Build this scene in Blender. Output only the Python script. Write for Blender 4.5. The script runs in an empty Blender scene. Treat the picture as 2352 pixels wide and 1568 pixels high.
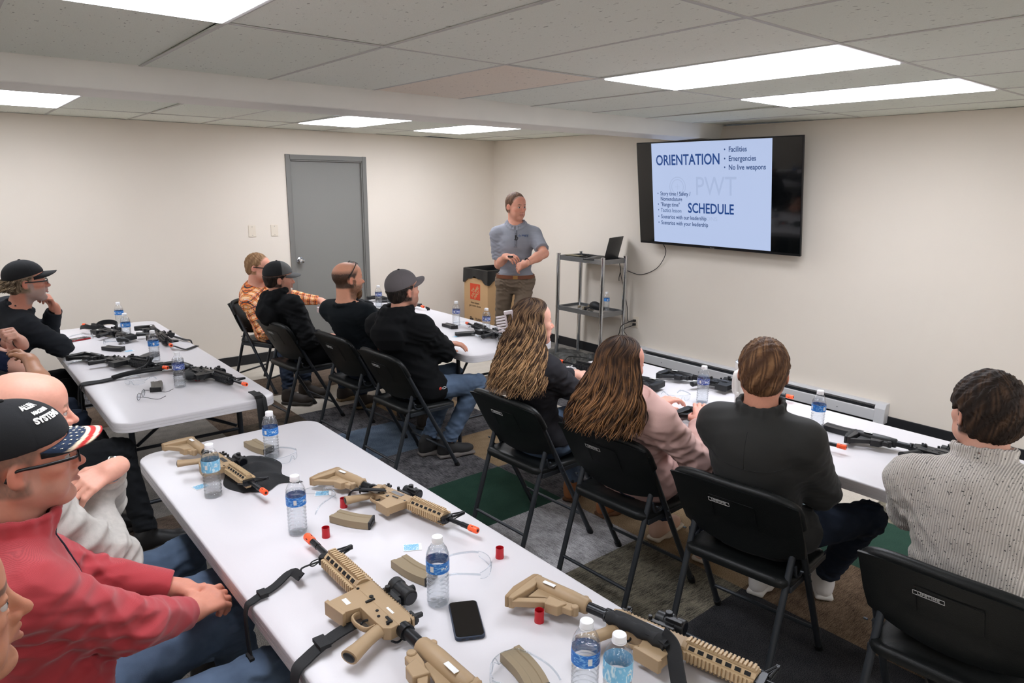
import bpy, math, random
import numpy as np
from mathutils import Vector, Matrix

# ---------------------------------------------------------------- camera, light, exposure
SC = bpy.context.scene
COL = SC.collection
H = 2.37                                    # ceiling height
YAW, PIT, ROL, FPX = map(float, (math.radians(39.908), math.radians(12.743), math.radians(0.564), 1594.9))
CAM = np.array([-0.8666, -2.5731, 1.8494])
FWD = np.array([math.sin(YAW)*math.cos(PIT), math.cos(YAW)*math.cos(PIT), -math.sin(PIT)])
RGT = np.array([math.cos(YAW), -math.sin(YAW), 0.])
UPV = np.cross(RGT, FWD)
_c, _s = math.cos(ROL), math.sin(ROL)
RGT, UPV = _c*RGT + _s*UPV, -_s*RGT + _c*UPV
cam = bpy.data.cameras.new('camera')
cam.sensor_width = 36.0
cam.lens = FPX/2352*36
cam.shift_x = (1176-1179.9)/2352
cam.shift_y = (782.8-784)/2352
cam.clip_start = .03
camo = bpy.data.objects.new('camera', cam)
COL.objects.link(camo)
camo.matrix_world = Matrix(((RGT[0], UPV[0], -FWD[0], CAM[0]), (RGT[1], UPV[1], -FWD[1], CAM[1]),
                            (RGT[2], UPV[2], -FWD[2], CAM[2]), (0, 0, 0, 1)))
SC.camera = camo
SC.view_settings.view_transform = 'Standard'
SC.view_settings.look = 'None'
SC.view_settings.gamma = 1
SC.view_settings.exposure = 0.0
SC.view_settings.use_curve_mapping = False
world = bpy.data.worlds.new('world')
world.use_nodes = True
world.node_tree.nodes['Background'].inputs[0].default_value = (.85, .88, .9, 1)
world.node_tree.nodes['Background'].inputs[1].default_value = .05
SC.world = world
SC.cycles.max_bounces = 10
SC.cycles.diffuse_bounces = 6
SC.cycles.glossy_bounces = 3
SC.cycles.transmission_bounces = 8
SC.cycles.transparent_max_bounces = 40
SC.cycles.caustics_reflective = False
SC.cycles.caustics_refractive = False
SC.cycles.sample_clamp_indirect = 4
PANEL_POWER = 13.9                           # emission of the lit ceiling panels

# ---------------------------------------------------------------- helpers
def lin(c):
    """sRGB 0..255 -> linear"""
    r = []
    for v in c[:3]:
        v = v/255
        r.append(v/12.92 if v <= .04045 else ((v+.055)/1.055)**2.4)
    return tuple(r)+(1,)

def pix(x, y, z):
    """point on the horizontal plane z seen at photograph position x, y (used to read off where things stand)"""
    d = FWD + RGT*(x-1179.9)/FPX - UPV*(y-782.8)/FPX
    return CAM + d*(z-CAM[2])/d[2]

MATS = {}
def mat(name, col=(128,128,128), rough=.5, metal=0., bump=None, var=None, emit=None, trans=0., ior=1.45,
        spec=.5, sheen=0., attr=None, aniso=None, alpha=1., coat=0., lincol=None):
    """principled material; bump=(scale,strength), var=(scale,amount,stretch xyz), attr = colour attribute name"""
    if name in MATS: return MATS[name]
    m = bpy.data.materials.new(name); m.use_nodes = True
    nt = m.node_tree; N = nt.nodes; L = nt.links
    b = N['Principled BSDF']
    c = lincol or lin(col)
    b.inputs['Base Color'].default_value = c
    b.inputs['Roughness'].default_value = rough
    b.inputs['Metallic'].default_value = metal
    b.inputs['IOR'].default_value = ior
    b.inputs['Specular IOR Level'].default_value = spec
    if trans: b.inputs['Transmission Weight'].default_value = trans
    if sheen: b.inputs['Sheen Weight'].default_value = sheen; b.inputs['Sheen Roughness'].default_value = .5
    if coat: b.inputs['Coat Weight'].default_value = coat
    if alpha < 1: b.inputs['Alpha'].default_value = alpha
    if emit:
        b.inputs['Emission Color'].default_value = lin(emit[0]); b.inputs['Emission Strength'].default_value = emit[1]
    src = None
    if attr:
        a = N.new('ShaderNodeAttribute'); a.attribute_name = attr; src = a.outputs['Color']
        L.new(src, b.inputs['Base Color'])
    tc = None
    if bump or var:
        tc = N.new('ShaderNodeTexCoord')
    if var:
        mp = N.new('ShaderNodeMapping'); L.new(tc.outputs['Object'], mp.inputs[0])
        if len(var) > 2: mp.inputs['Scale'].default_value = var[2]
        nz = N.new('ShaderNodeTexNoise'); nz.inputs['Scale'].default_value = var[0]; nz.inputs['Detail'].default_value = 4
        L.new(mp.outputs[0], nz.inputs['Vector'])
        mr = N.new('ShaderNodeMapRange'); mr.inputs['From Min'].default_value = .3; mr.inputs['From Max'].default_value = .7
        mr.inputs['To Min'].default_value = 1-var[1]; mr.inputs['To Max'].default_value = 1+var[1]
        L.new(nz.outputs['Fac'], mr.inputs['Value'])
        mx = N.new('ShaderNodeMix'); mx.data_type = 'RGBA'; mx.blend_type = 'MULTIPLY'; mx.inputs['Factor'].default_value = 1
        if src: L.new(src, mx.inputs['A'])
        else: mx.inputs['A'].default_value = c
        cb = N.new('ShaderNodeCombineColor')
        for k in range(3): L.new(mr.outputs[0], cb.inputs[k])
        L.new(cb.outputs[0], mx.inputs['B'])
        L.new(mx.outputs['Result'], b.inputs['Base Color'])
    if bump:
        nz = N.new('ShaderNodeTexNoise'); nz.inputs['Scale'].default_value = bump[0]; nz.inputs['Detail'].default_value = 3
        L.new(tc.outputs['Object'], nz.inputs['Vector'])
        bp = N.new('ShaderNodeBump'); bp.inputs['Strength'].default_value = bump[1]; bp.inputs['Distance'].default_value = .002
        L.new(nz.outputs['Fac'], bp.inputs['Height']); L.new(bp.outputs[0], b.inputs['Normal'])
    MATS[name] = m
    return m

def link(o, parent=None):
    COL.objects.link(o)
    if parent is not None: o.parent = parent
    return o

def tag(o, label=None, cat=None, group=None, kind=None):
    if label: o['label'] = label
    if cat: o['category'] = cat
    if group: o['group'] = group
    if kind: o['kind'] = kind
    return o

def empty(name, loc=(0,0,0), rz=0., label=None, cat=None, group=None):
    o = bpy.data.objects.new(name, None); link(o)
    o.empty_display_size = .05
    o.location = loc; o.rotation_euler = (0, 0, rz)
    return tag(o, label, cat, group)

class G:
    """collects shapes (verts, faces, material slot) for ONE mesh object"""
    def __init__(s): s.v = []; s.f = []; s.m = []; s.n = 0
    def add(s, V, F, mi=0, M=None):
        V = np.asarray(V, float).reshape(-1, 3)
        if M is not None:
            M = np.array(M); V = V@M[:3, :3].T + M[:3, 3]
        s.v.append(V); s.f += [tuple(i+s.n for i in f) for f in F]; s.m += [mi]*len(F); s.n += len(V)
        return s
    def box(s, c, d, mi=0, M=None, taper=1.):
        x, y, z = np.array(d)/2
        V = [(-x,-y,-z),(x,-y,-z),(x,y,-z),(-x,y,-z),(-x*taper,-y*taper,z),(x*taper,-y*taper,z),(x*taper,y*taper,z),(-x*taper,y*taper,z)]
        F = [(0,3,2,1),(4,5,6,7),(0,1,5,4),(1,2,6,5),(2,3,7,6),(3,0,4,7)]
        V = np.array(V)
        if M is not None:
            R = np.array(M)[:3, :3]; V = V@R.T
        return s.add(V+np.array(c), F, mi)
    def tube(s, pts, r, n=10, mi=0, caps=True, flat=None, closed=False):
        """round (or flattened: flat=(thickness ratio, up vector)) tube along pts; r may be a list"""
        P = np.asarray(pts, float); k = len(P)
        r = np.full(k, r) if np.isscalar(r) else np.asarray(r, float)
        T = np.gradient(P, axis=0) if not closed else np.roll(P, -1, 0)-np.roll(P, 1, 0)
        T /= np.linalg.norm(T, axis=1)[:, None]+1e-12
        up = np.array(flat[1] if flat else (0, 0, 1.), float)
        if flat is None and abs(T[0]@up) > .9: up = np.array((1., 0, 0))
        A = np.cross(T, up); bad = np.linalg.norm(A, axis=1) < 1e-3
        A[bad] = np.cross(T[bad], (0, 1., 0)); A /= np.linalg.norm(A, axis=1)[:, None]
        for i in range(1, k):
            if A[i]@A[i-1] < 0: A[i] = -A[i]
        B = np.cross(A, T)
        th = np.arange(n)*2*np.pi/n+np.pi/n
        fr = flat[0] if flat else 1.
        ca, sa = np.cos(th), np.sin(th)
        if flat and n == 4: ca, sa = np.sign(ca), np.sign(sa)
        V = P[:, None, :]+r[:, None, None]*(ca[None, :, None]*A[:, None, :]+fr*sa[None, :, None]*B[:, None, :])
        F = []
        for i in range(k if closed else k-1):
            i2 = (i+1) % k
            for j in range(n):
                j2 = (j+1) % n
                F.append((i*n+j, i*n+j2, i2*n+j2, i2*n+j))
        if caps and not closed:
            F.append(tuple(range(n-1, -1, -1))); F.append(tuple((k-1)*n+j for j in range(n)))
        return s.add(V, F, mi)
    def cyl(s, a, b, r, r2=None, n=16, mi=0):
        return s.tube([a, b], [r, r if r2 is None else r2], n, mi)
    def lathe(s, prof, n=24, mi=0, M=None, c=(0,0,0), mis=None):
        """prof: list of (radius, z) about z"""
        th = np.arange(n)*2*np.pi/n
        V = np.array([(r*np.cos(t), r*np.sin(t), z) for r, z in prof for t in th])+np.array(c)
        k = len(prof); F = []; ms = []
        for i in range(k-1):
            for j in range(n):
                j2 = (j+1) % n; F.append((i*n+j, i*n+j2, (i+1)*n+j2, (i+1)*n+j)); ms.append(mis[i] if mis else mi)
        F.append(tuple(range(n-1, -1, -1))); F.append(tuple((k-1)*n+j for j in range(n))); ms += [mi, mi]
        s.add(V, F, mi, M); s.m[-len(F):] = ms
        return s
    def prism(s, poly, z0, z1, mi=0, M=None):
        """extrude a 2-D outline (x, y) from z0 to z1"""
        k = len(poly); a = sum(poly[i][0]*poly[(i+1) % k][1]-poly[(i+1) % k][0]*poly[i][1] for i in range(k))
        if a < 0: poly = poly[::-1]
        V = [(x, y, z0) for x, y in poly]+[(x, y, z1) for x, y in poly]
        F = [tuple(range(k-1, -1, -1)), tuple(range(k, 2*k))]+[(i, (i+1) % k, k+(i+1) % k, k+i) for i in range(k)]
        return s.add(V, F, mi, M)
    def ell(s, c, r, mi=0, nu=16, nv=10, M=None):
        V = []; F = []
        for i in range(nv+1):
            ph = math.pi*i/nv
            for j in range(nu):
                t = 2*math.pi*j/nu
                V.append((r[0]*math.sin(ph)*math.cos(t), r[1]*math.sin(ph)*math.sin(t), -r[2]*math.cos(ph)))
        for i in range(nv):
            for j in range(nu):
                j2 = (j+1) % nu; F.append((i*nu+j, i*nu+j2, (i+1)*nu+j2, (i+1)*nu+j))
        V = np.array(V)
        if M is not None: V = V@np.array(M)[:3, :3].T
        return s.add(V+np.array(c), F, mi)
    def build(s, name, mats, parent=None, smooth=False, bevel=0., seg=2, loc=None, angle=35, M=None):
        me = bpy.data.meshes.new(name)
        V = np.concatenate(s.v)
        me.from_pydata(V.tolist(), [], s.f)
        if not isinstance(mats, (list, tuple)): mats = [mats]
        for m in mats: me.materials.append(m)
        if len(mats) > 1: me.polygons.foreach_set('material_index', s.m)
        if smooth: me.polygons.foreach_set('use_smooth', [True]*len(s.f))
        o = bpy.data.objects.new(name, me); link(o, parent)
        if smooth == 'auto':
            me.set_sharp_from_angle(angle=math.radians(angle))
        if bevel:
            md = o.modifiers.new('Bevel', 'BEVEL'); md.width = bevel; md.segments = seg; md.limit_method = 'ANGLE'
            md.angle_limit = math.radians(40)
        if loc is not None: o.location = loc
        if M is not None: o.matrix_local = M
        return o

def copy_tree(o, parent=None):
    c = o.copy(); COL.objects.link(c)
    if parent is not None:
        c.parent = parent; c.matrix_parent_inverse = o.matrix_parent_inverse.copy()
    for ch in list(o.children): copy_tree(ch, c)
    return c

def rot(ax, a): return np.array(Matrix.Rotation(a, 4, ax))
def smoothpath(pts, n=8):
    """Catmull-Rom through pts"""
    P = [np.array(p, float) for p in pts]; P = [2*P[0]-P[1]]+P+[2*P[-1]-P[-2]]
    out = []
    for i in range(1, len(P)-2):
        for t in np.linspace(0, 1, n, endpoint=False):
            a, b, c, d = P[i-1:i+3]
            out.append(.5*((2*b)+(c-a)*t+(2*a-5*b+4*c-d)*t*t+(3*b-a-3*c+d)*t**3))
    out.append(P[-2]); return np.array(out)

FONTS = {}
def text(body, size, m, parent, M, name='lettering', ext=.0004, align='CENTER', bold=0., sx=1., spacing=1.):
    """flat raised lettering as a mesh"""
    cu = bpy.data.curves.new(name, 'FONT'); cu.body = body; cu.size = size; cu.extrude = ext; cu.align_x = align
    cu.align_y = 'CENTER'; cu.offset = bold; cu.space_character = spacing; cu.resolution_u = 3
    o = bpy.data.objects.new(name, cu); COL.objects.link(o)
    dg = bpy.context.evaluated_depsgraph_get()
    me = bpy.data.meshes.new_from_object(o.evaluated_get(dg))
    bpy.data.objects.remove(o)
    me.materials.clear(); me.materials.append(m)
    o = bpy.data.objects.new(name, me); link(o, parent)
    o.matrix_local = Matrix(M)@Matrix.Diagonal((sx, 1, 1, 1))
    return o
def frame(o, x, z):
    """4x4 matrix with origin o, local x axis x, local z axis (outward normal) z"""
    x = np.array(x, float); z = np.array(z, float); x /= np.linalg.norm(x); z = z-(z@x)*x; z /= np.linalg.norm(z)
    y = np.cross(z, x); M = np.eye(4); M[:3, 0] = x; M[:3, 1] = y; M[:3, 2] = z; M[:3, 3] = o
    return M
def bez(o): return o
# ---------------------------------------------------------------- the room
T = .61
XW, YW = 4.727, 4.539                       # right (screen) wall and left (door) wall
X0, Y0 = -3.6, -5.2                         # the two walls behind the camera
YB, YF = 1.215, 2.553                       # beam edge, far ceiling grid line
wallm = mat('wall_paint', (228,219,207), .75, var=(1.2,.02), bump=(90,.12), spec=.25)
def wall(name, c, d, m=wallm):
    g = G(); g.box(c, d); return tag(g.build(name, m), kind='structure')
# door wall is built round the door opening
g = G(); DX0, DX1, DZ = 2.06, 2.886, 2.075
g.box(((X0+DX0)/2, YW+.06, H/2), (DX0-X0, .12, H)); g.box(((DX1+XW+.12)/2, YW+.06, H/2), (XW+.12-DX1, .12, H))
g.box(((DX0+DX1)/2, YW+.06, (H+DZ)/2), (DX1-DX0, .12, H-DZ))
tag(g.build('wall_left', wallm), kind='structure')
wall('wall_right', (XW+.06, (Y0+YW)/2, H/2), (.12, YW-Y0, H))
wall('wall_rear', ((X0+XW)/2, Y0-.06, H/2), (XW-X0+.24, .12, H))
wall('wall_near', (X0-.06, (Y0+YW)/2, H/2), (.12, YW-Y0+.24, H))

# carpet: 61.5 cm tiles, each with its own weave colours
def carpet_mat():
    m = bpy.data.materials.new('carpet_tiles'); m.use_nodes = True; nt = m.node_tree; N = nt.nodes; L = nt.links
    b = N['Principled BSDF']; b.inputs['Roughness'].default_value = .95; b.inputs['Specular IOR Level'].default_value = .1
    c1 = N.new('ShaderNodeAttribute'); c1.attribute_name = 'c1'
    c2 = N.new('ShaderNodeAttribute'); c2.attribute_name = 'c2'
    tc = N.new('ShaderNodeTexCoord')
    fac = []
    for sc in ((18, 165, 1), (165, 18, 1)):
        mp = N.new('ShaderNodeMapping'); mp.inputs['Scale'].default_value = sc; L.new(tc.outputs['Object'], mp.inputs[0])
        nz = N.new('ShaderNodeTexNoise'); nz.inputs['Scale'].default_value = 1.; nz.inputs['Detail'].default_value = 5
        nz.inputs['Roughness'].default_value = .7
        L.new(mp.outputs[0], nz.inputs['Vector']); fac.append(nz.outputs['Fac'])
    nz = N.new('ShaderNodeTexNoise'); nz.inputs['Scale'].default_value = 260; nz.inputs['Detail'].default_value = 3
    L.new(tc.outputs['Object'], nz.inputs['Vector'])
    big = N.new('ShaderNodeTexNoise'); big.inputs['Scale'].default_value = 11; big.inputs['Detail'].default_value = 6
    L.new(tc.outputs['Object'], big.inputs['Vector'])
    m1 = N.new('ShaderNodeMix'); m1.data_type = 'FLOAT'; L.new(c1.outputs['Alpha'], m1.inputs['Factor'])
    L.new(fac[0], m1.inputs['A']); L.new(fac[1], m1.inputs['B'])
    # c2 alpha: 0 speckle only, 1 full streaks
    m2 = N.new('ShaderNodeMix'); m2.data_type = 'FLOAT'; L.new(c2.outputs['Alpha'], m2.inputs['Factor'])
    L.new(nz.outputs['Fac'], m2.inputs['A']); L.new(m1.outputs['Result'], m2.inputs['B'])
    ad = N.new('ShaderNodeMath'); ad.operation = 'MULTIPLY_ADD'; ad.inputs[1].default_value = .45
    L.new(big.outputs['Fac'], ad.inputs[0]); L.new(m2.outputs['Result'], ad.inputs[2])
    a2 = N.new('ShaderNodeMath'); a2.operation = 'MULTIPLY_ADD'; a2.inputs[1].default_value = .5
    L.new(nz.outputs['Fac'], a2.inputs[0]); L.new(ad.outputs[0], a2.inputs[2])
    mr = N.new('ShaderNodeMapRange'); mr.inputs['From Min'].default_value = .82; mr.inputs['From Max'].default_value = 1.12
    L.new(a2.outputs[0], mr.inputs['Value'])
    mx = N.new('ShaderNodeMix'); mx.data_type = 'RGBA'; L.new(mr.outputs[0], mx.inputs['Factor'])
    L.new(c1.outputs['Color'], mx.inputs['A']); L.new(c2.outputs['Color'], mx.inputs['B'])
    L.new(mx.outputs['Result'], b.inputs['Base Color'])
    bp = N.new('ShaderNodeBump'); bp.inputs['Strength'].default_value = .6; bp.inputs['Distance'].default_value = .004
    L.new(nz.outputs['Fac'], bp.inputs['Height']); L.new(bp.outputs[0], b.inputs['Normal'])
    return m
K = dict(green=((36,60,50),(46,72,60),0), white=((176,168,156),(198,190,178),0), brown=((66,56,50),(120,104,90),.7),
         dark=((38,38,42),(112,110,112),1), grey=((104,100,96),(150,145,138),0), blue=((62,78,98),(120,134,150),0),
         tan=((120,98,72),(160,138,110),0), olive=((52,50,46),(140,133,116),.85), coal=((34,34,36),(66,66,68),0),
         lgrey=((110,108,108),(190,188,190),.8), mott=((34,31,29),(100,90,78),.5), stripe=((62,54,44),(110,98,80),1),
         sage=((84,100,96),(130,146,150),0), umber=((62,48,38),(128,108,88),.7))
CELL = {(2,0):'green', (3,1):'tan', (2,1):'dark', (2,2):'blue', (2,3):'dark', (3,2):'dark', (2,4):'white', (3,3):'tan',
        (2,5):'brown', (1,6):'white', (2,6):'white', (1,5):'brown', (1,4):'brown', (0,4):'grey', (0,3):'grey', (1,3):'mott', (0,2):'stripe',
        (1,2):'mott', (2,-1):'lgrey', (2,-2):'olive', (2,-3):'coal', (3,-3):'umber', (4,-3):'green', (4,-2):'sage',
        (5,-2):'white', (3,-2):'tan', (3,-1):'tan', (4,-1):'blue', (3,0):'dark', (4,4):'white', (5,4):'white', (4,5):'white',
        (3,4):'white', (-1,4):'grey', (3,5):'brown', (4,3):'brown', (5,3):'brown', (-1,3):'grey', (-1,2):'grey', (-1,-2):'grey', (-1,-3):'grey', (-2,-3):'grey',
        (1,1):'coal', (1,0):'green', (1,-1):'dark', (1,-2):'coal', (0,1):'stripe', (3,-4):'umber', (2,-4):'coal', (1,-3):'coal', (-1,0):'grey',
        (-1,-1):'grey', (0,5):'grey', (5,-3):'olive', (5,-1):'lgrey', (-2,2):'grey', (-1,1):'brown'}
random.seed(4)
V, F, A1, A2 = [], [], [], []
i0, i1, j0, j1 = -7, 8, -10, 8
for i in range(i0, i1+1):
    for j in range(j0, j1+1):
        xa, xb = max(X0-.1, .615*i+.01), min(XW+.1, .615*(i+1)+.01)
        ya, yb = max(Y0-.1, .615*j+.215), min(YW+.1, .615*(j+1)+.215)
        if xb <= xa or yb <= ya: continue
        k = CELL.get((i, j)) or random.choice(['grey','dark','brown','olive','white','coal'])
        n = len(V); V += [(xa,ya,0),(xb,ya,0),(xb,yb,0),(xa,yb,0)]; F.append((n,n+1,n+2,n+3))
        c1, c2, st = K[k]; d = (i+j) % 2
        A1 += [lin(c1)[:3]+(d,)]*4; A2 += [lin(c2)[:3]+(st,)]*4
me = bpy.data.meshes.new('floor'); me.from_pydata(V, [], F)
for nm, A in (('c1', A1), ('c2', A2)):
    at = me.color_attributes.new(nm, 'FLOAT_COLOR', 'CORNER'); at.data.foreach_set('color', np.array(A, float).ravel())
me.materials.append(carpet_mat()); fo = bpy.data.objects.new('floor', me); link(fo); tag(fo, kind='structure')

# suspended ceiling: white tiles in a thin grid, lamps in some of the bays
tilem = bpy.data.materials.new('ceiling_tile'); tilem.use_nodes = True
nt = tilem.node_tree; N = nt.nodes; L = nt.links; b = N['Principled BSDF']; b.inputs['Roughness'].default_value = .9
tc = N.new('ShaderNodeTexCoord'); at = N.new('ShaderNodeAttribute'); at.attribute_name = 'Col'
mp = N.new('ShaderNodeMapping'); mp.inputs['Scale'].default_value = (95, 38, 1); L.new(tc.outputs['Object'], mp.inputs[0])
vo = N.new('ShaderNodeTexNoise'); vo.inputs['Scale'].default_value = 1.; vo.inputs['Detail'].default_value = 1; L.new(mp.outputs[0], vo.inputs['Vector'])
mr = N.new('ShaderNodeMapRange'); mr.inputs['From Min'].default_value = .70; mr.inputs['From Max'].default_value = .76
mr.inputs['To Min'].default_value = 1.; mr.inputs['To Max'].default_value = .55
L.new(vo.outputs['Fac'], mr.inputs['Value'])
nb = N.new('ShaderNodeTexNoise'); nb.inputs['Scale'].default_value = 350; L.new(tc.outputs['Object'], nb.inputs['Vector'])
m3 = N.new('ShaderNodeMapRange'); m3.inputs['To Min'].default_value = .88; m3.inputs['To Max'].default_value = 1.1; L.new(nb.outputs['Fac'], m3.inputs['Value'])
mu = N.new('ShaderNodeMath'); mu.operation = 'MULTIPLY'; L.new(mr.outputs[0], mu.inputs[0]); L.new(m3.outputs[0], mu.inputs[1])
mx = N.new('ShaderNodeVectorMath'); mx.operation = 'SCALE'; L.new(at.outputs['Color'], mx.inputs[0]); L.new(mu.outputs[0], mx.inputs['Scale'])
L.new(mx.outputs[0], b.inputs['Base Color'])
gridm = mat('ceiling_grid', (196,196,192), .5)
gapm = mat('dark_gap', (22,22,22), .9)
LAMPS = [(i*T, y) for y in (-2*T, YF, -8*T) for i in (-1, 3, 5, -5)]  # last bay of each row: unseen panel added to brighten the left wall
def is_lamp(x, y): return any(abs(x-a) < .05 and abs(y-c) < .05 for a, c in LAMPS)
g = G(); cols = []
rows_near = [-2*T*k for k in range(5, 0, -1)]
rows_near = [(y, min(y+2*T, YB)) for y in [-2*T*k for k in range(5, -1, -1)]]
rows_far = [(YB+.33, YF), (YF, YF+2*T), (YF+2*T, YW+.02)]
def tile(xa, xb, ya, yb, up):
    x0, x1 = max(xa, X0-.02), min(xb, XW+.02)
    y0, y1 = max(ya, Y0-.02), yb
    if x1-x0 < .02 or y1-y0 < .02: return
    e = .004; dz = [random.uniform(0, .0045) for _ in range(4)]
    if random.random() < .18: dz[random.randrange(4)] += .012
    z = H
    V = [(x0+e,y0+e,z+dz[0]),(x1-e,y0+e,z+dz[1]),(x1-e,y1-e,z+dz[2]),(x0+e,y1-e,z+dz[3])]
    V += [(x, y, zz+.015) for x, y, zz in V]
    g.add(V, [(0,3,2,1),(4,5,6,7),(0,1,5,4),(1,2,6,5),(2,3,7,6),(3,0,4,7)], 0)
    c = random.choice([(239,244,234),(242,246,237),(235,240,230),(240,244,235)])
    cols.extend([c]*24)
tiles = []
for rows in (rows_near, rows_far):
    for ya, yb in rows:
        for i in range(-6, 8):
            if is_lamp(i*T, ya): continue
            tiles.append((i*T, (i+1)*T, ya, yb))
for t_ in tiles: tile(*t_, 0)
# warm stained tile behind the first lit row
nf = len(g.f)
g.box(((X0+XW)/2, (Y0+YW)/2, H+.09), (XW-X0+.2, YW-Y0+.2, .02), 2); cols += [(20,20,20)]*24
for rows in (rows_near, rows_far):
    for ya, yb in rows:
        for i in range(-5, 8):
            if X0 < i*T < XW: g.box((i*T, (ya+yb)/2, H+.0015), (.017, yb-ya, .003), 1); cols += [(190,190,186)]*24
        g.box(((X0+XW)/2, ya, H+.001), (XW-X0, .017, .003), 1); cols += [(190,190,186)]*24
ce = g.build('ceiling', [tilem, gridm, gapm])
cols = np.array([lin(c) for c in cols]);
warm = [k for k, t_ in enumerate(tiles) if abs(t_[0]-2*T) < .01 and abs(t_[2]-0) < .01]
for k in warm: cols[k*24:(k+1)*24] = lin((247,236,222))
at = ce.data.color_attributes.new('Col', 'FLOAT_COLOR', 'CORNER'); at.data.foreach_set('color', cols.ravel())
tag(ce, kind='structure')
# boxed beam under the ceiling, running into the screen wall
g = G(); g.prism([(YB,H+.02),(YB+.035,H-.115),(YB+.30,H-.125),(YB+.33,H+.02)][::1], 0, XW-X0+.1,
                 M=np.array([[0,0,1,X0-.05],[1,0,0,0],[0,1,0,0],[0,0,0,1.]]))
tag(g.build('trim_1', mat('beam_wrap', (234,233,228), .42, var=(2.5,.04)), bevel=.006), kind='structure')

# lamps in the ceiling bays
difm = mat('lamp_diffuser', (250,250,255), .4, emit=((243,246,255), PANEL_POWER))
framem = mat('lamp_frame', (225,225,225), .4)
lab = ['white light panel above the near table, on the camera side of the beam', 'wide lit ceiling panel between the beam and the screen, the longer of the pair',
       'lit ceiling panel closest to the screen wall', 'added unseen light panel over the far left, on the camera side of the beam', 'lit ceiling panel beyond the beam, above the capped man resting his chin',
       'lit ceiling panel beyond the beam, over the grey door side', 'lit ceiling panel beyond the beam, nearest the room corner', 'added light panel beyond the beam at the far left, out of the picture',
       'ceiling light panel behind the photographer, over the near side', 'ceiling light panel behind the photographer, middle of the row', 'ceiling light panel behind the photographer, by the screen wall', 'added unseen light panel behind the photographer, at the far left']
for (x, y), lb in zip(LAMPS, lab):
    e = empty('ceiling_light', (x+T/2, y+T, H), 0, lb, 'ceiling light', 'flat light panels in the ceiling')
    g = G(); a, c = T/2, T
    for s in (-1, 1):
        g.box((s*(a-.011), 0, .004), (.022, 2*T, .012)); g.box((0, s*(c-.011), .004), (2*T*.5-.04, .022, .012))
    g.build('frame', framem, e)
    g = G(); g.box((0, 0, .000), (T-.04, 2*T-.04, .012)); g.build('diffuser', difm, e)

# black vinyl cove base
bbm = mat('cove_base', (30,31,34), .45)
for nm, c, d in (('baseboard_left', ((X0+2.012)/2, YW-.006, .05), (2.012-X0, .012, .1)),
                 ('trim_2', ((2.934+XW)/2, YW-.006, .05), (XW-2.934, .012, .1)),
                 ('baseboard_right', (XW-.006, (Y0+YW)/2, .05), (.012, YW-Y0, .1)),
                 ('baseboard_rear', ((X0+XW)/2, Y0+.006, .05), (XW-X0, .012, .1)),
                 ('baseboard_near', (X0+.006, (Y0+YW)/2, .05), (.012, YW-Y0, .1))):
    g = G(); g.box(c, d); tag(g.build(nm, bbm, bevel=.003), kind='structure')

# grey steel door with its frame
dm = mat('door_paint', (129,128,124), .5, bump=(160,.25)); dfm = mat('door_frame_paint', (118,117,113), .45)
e = empty('door_1', ((DX0+DX1)/2, YW, 0)); tag(e, kind='structure')
g = G(); w = (DX1-DX0)/2
g.box((0, .045, DZ/2), (2*w-.002, .045, DZ-.004)); g.build('door_panel', dm, e)
g = G(); fw = .048
for s in (-1, 1):
    g.box((s*(w+fw/2-.004), .02, (DZ+fw)/2), (fw, .07, DZ+fw)); g.box((s*(w-.008), .012, DZ/2), (.016, .03, DZ))
g.box((0, .02, DZ+fw/2-.002), (2*w-.01, .07, fw)); g.box((0, .012, DZ-.008), (2*w, .03, .016)); g.build('door_frame', dfm, e, bevel=.003)
chrome = mat('chrome', (215,218,222), .12, 1.)
g = G(); Mk = rot('X', math.pi/2)
g.lathe([(.034,0),(.034,.006),(.014,.01),(.012,.035),(.026,.045),(.029,.058),(.022,.07),(.006,.073)], 20, M=Mk, c=(0,0,0))
k_ = g.build('door_handle', chrome, e, smooth='auto', loc=(-w+.065, .022, 1.035))
# blank wall plates by the door, outlet by the cart
plm = mat('wall_plate', (224,213,196), .5)
for x, lb in ((1.633, 'cream blank wall plate farther from the grey door'), (1.861, 'cream blank wall plate just beside the grey door frame')):
    e = empty('wall_plate', (x, YW, 1.36), 0, lb, 'wall plate', 'blank plates left of the door')
    g = G(); g.box((0, -.003, 0), (.072, .006, .116)); g.build('plate', plm, e, bevel=.002)
    g = G()
    for s in (-1, 1): g.cyl((0, -.005, s*.042), (0, -.0075, s*.042), .003, n=8)
    g.build('screw', chrome, e)
e = empty('power_outlet', (XW, 2.115, .44), 0, 'cream double power outlet low on the wall behind the cart', 'outlet')
g = G(); g.box((-.003, 0, 0), (.006, .075, .118)); g.build('cover_plate', plm, e, bevel=.002)
blk = mat('black_plastic', (24,24,25), .45)
g = G()
for s in (-1, 1): g.box((-.007, 0, s*.02), (.004, .032, .026))
g.build('socket', mat('ivory_plastic', (214,204,186), .4), e, bevel=.002)
g = G()
for s in (-1, 1): g.box((-.022, 0, s*.02), (.028, .026, .024)); g.cyl((-.03, 0, s*.02), (-.055, .012*s, s*.02-.01), .006, n=8)
pl = g.build('power_plug', blk, None, bevel=.003, loc=(XW-.001, 2.115, .44)); tag(pl, 'two black plugs pushed into the outlet behind the cart', 'plug')

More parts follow.
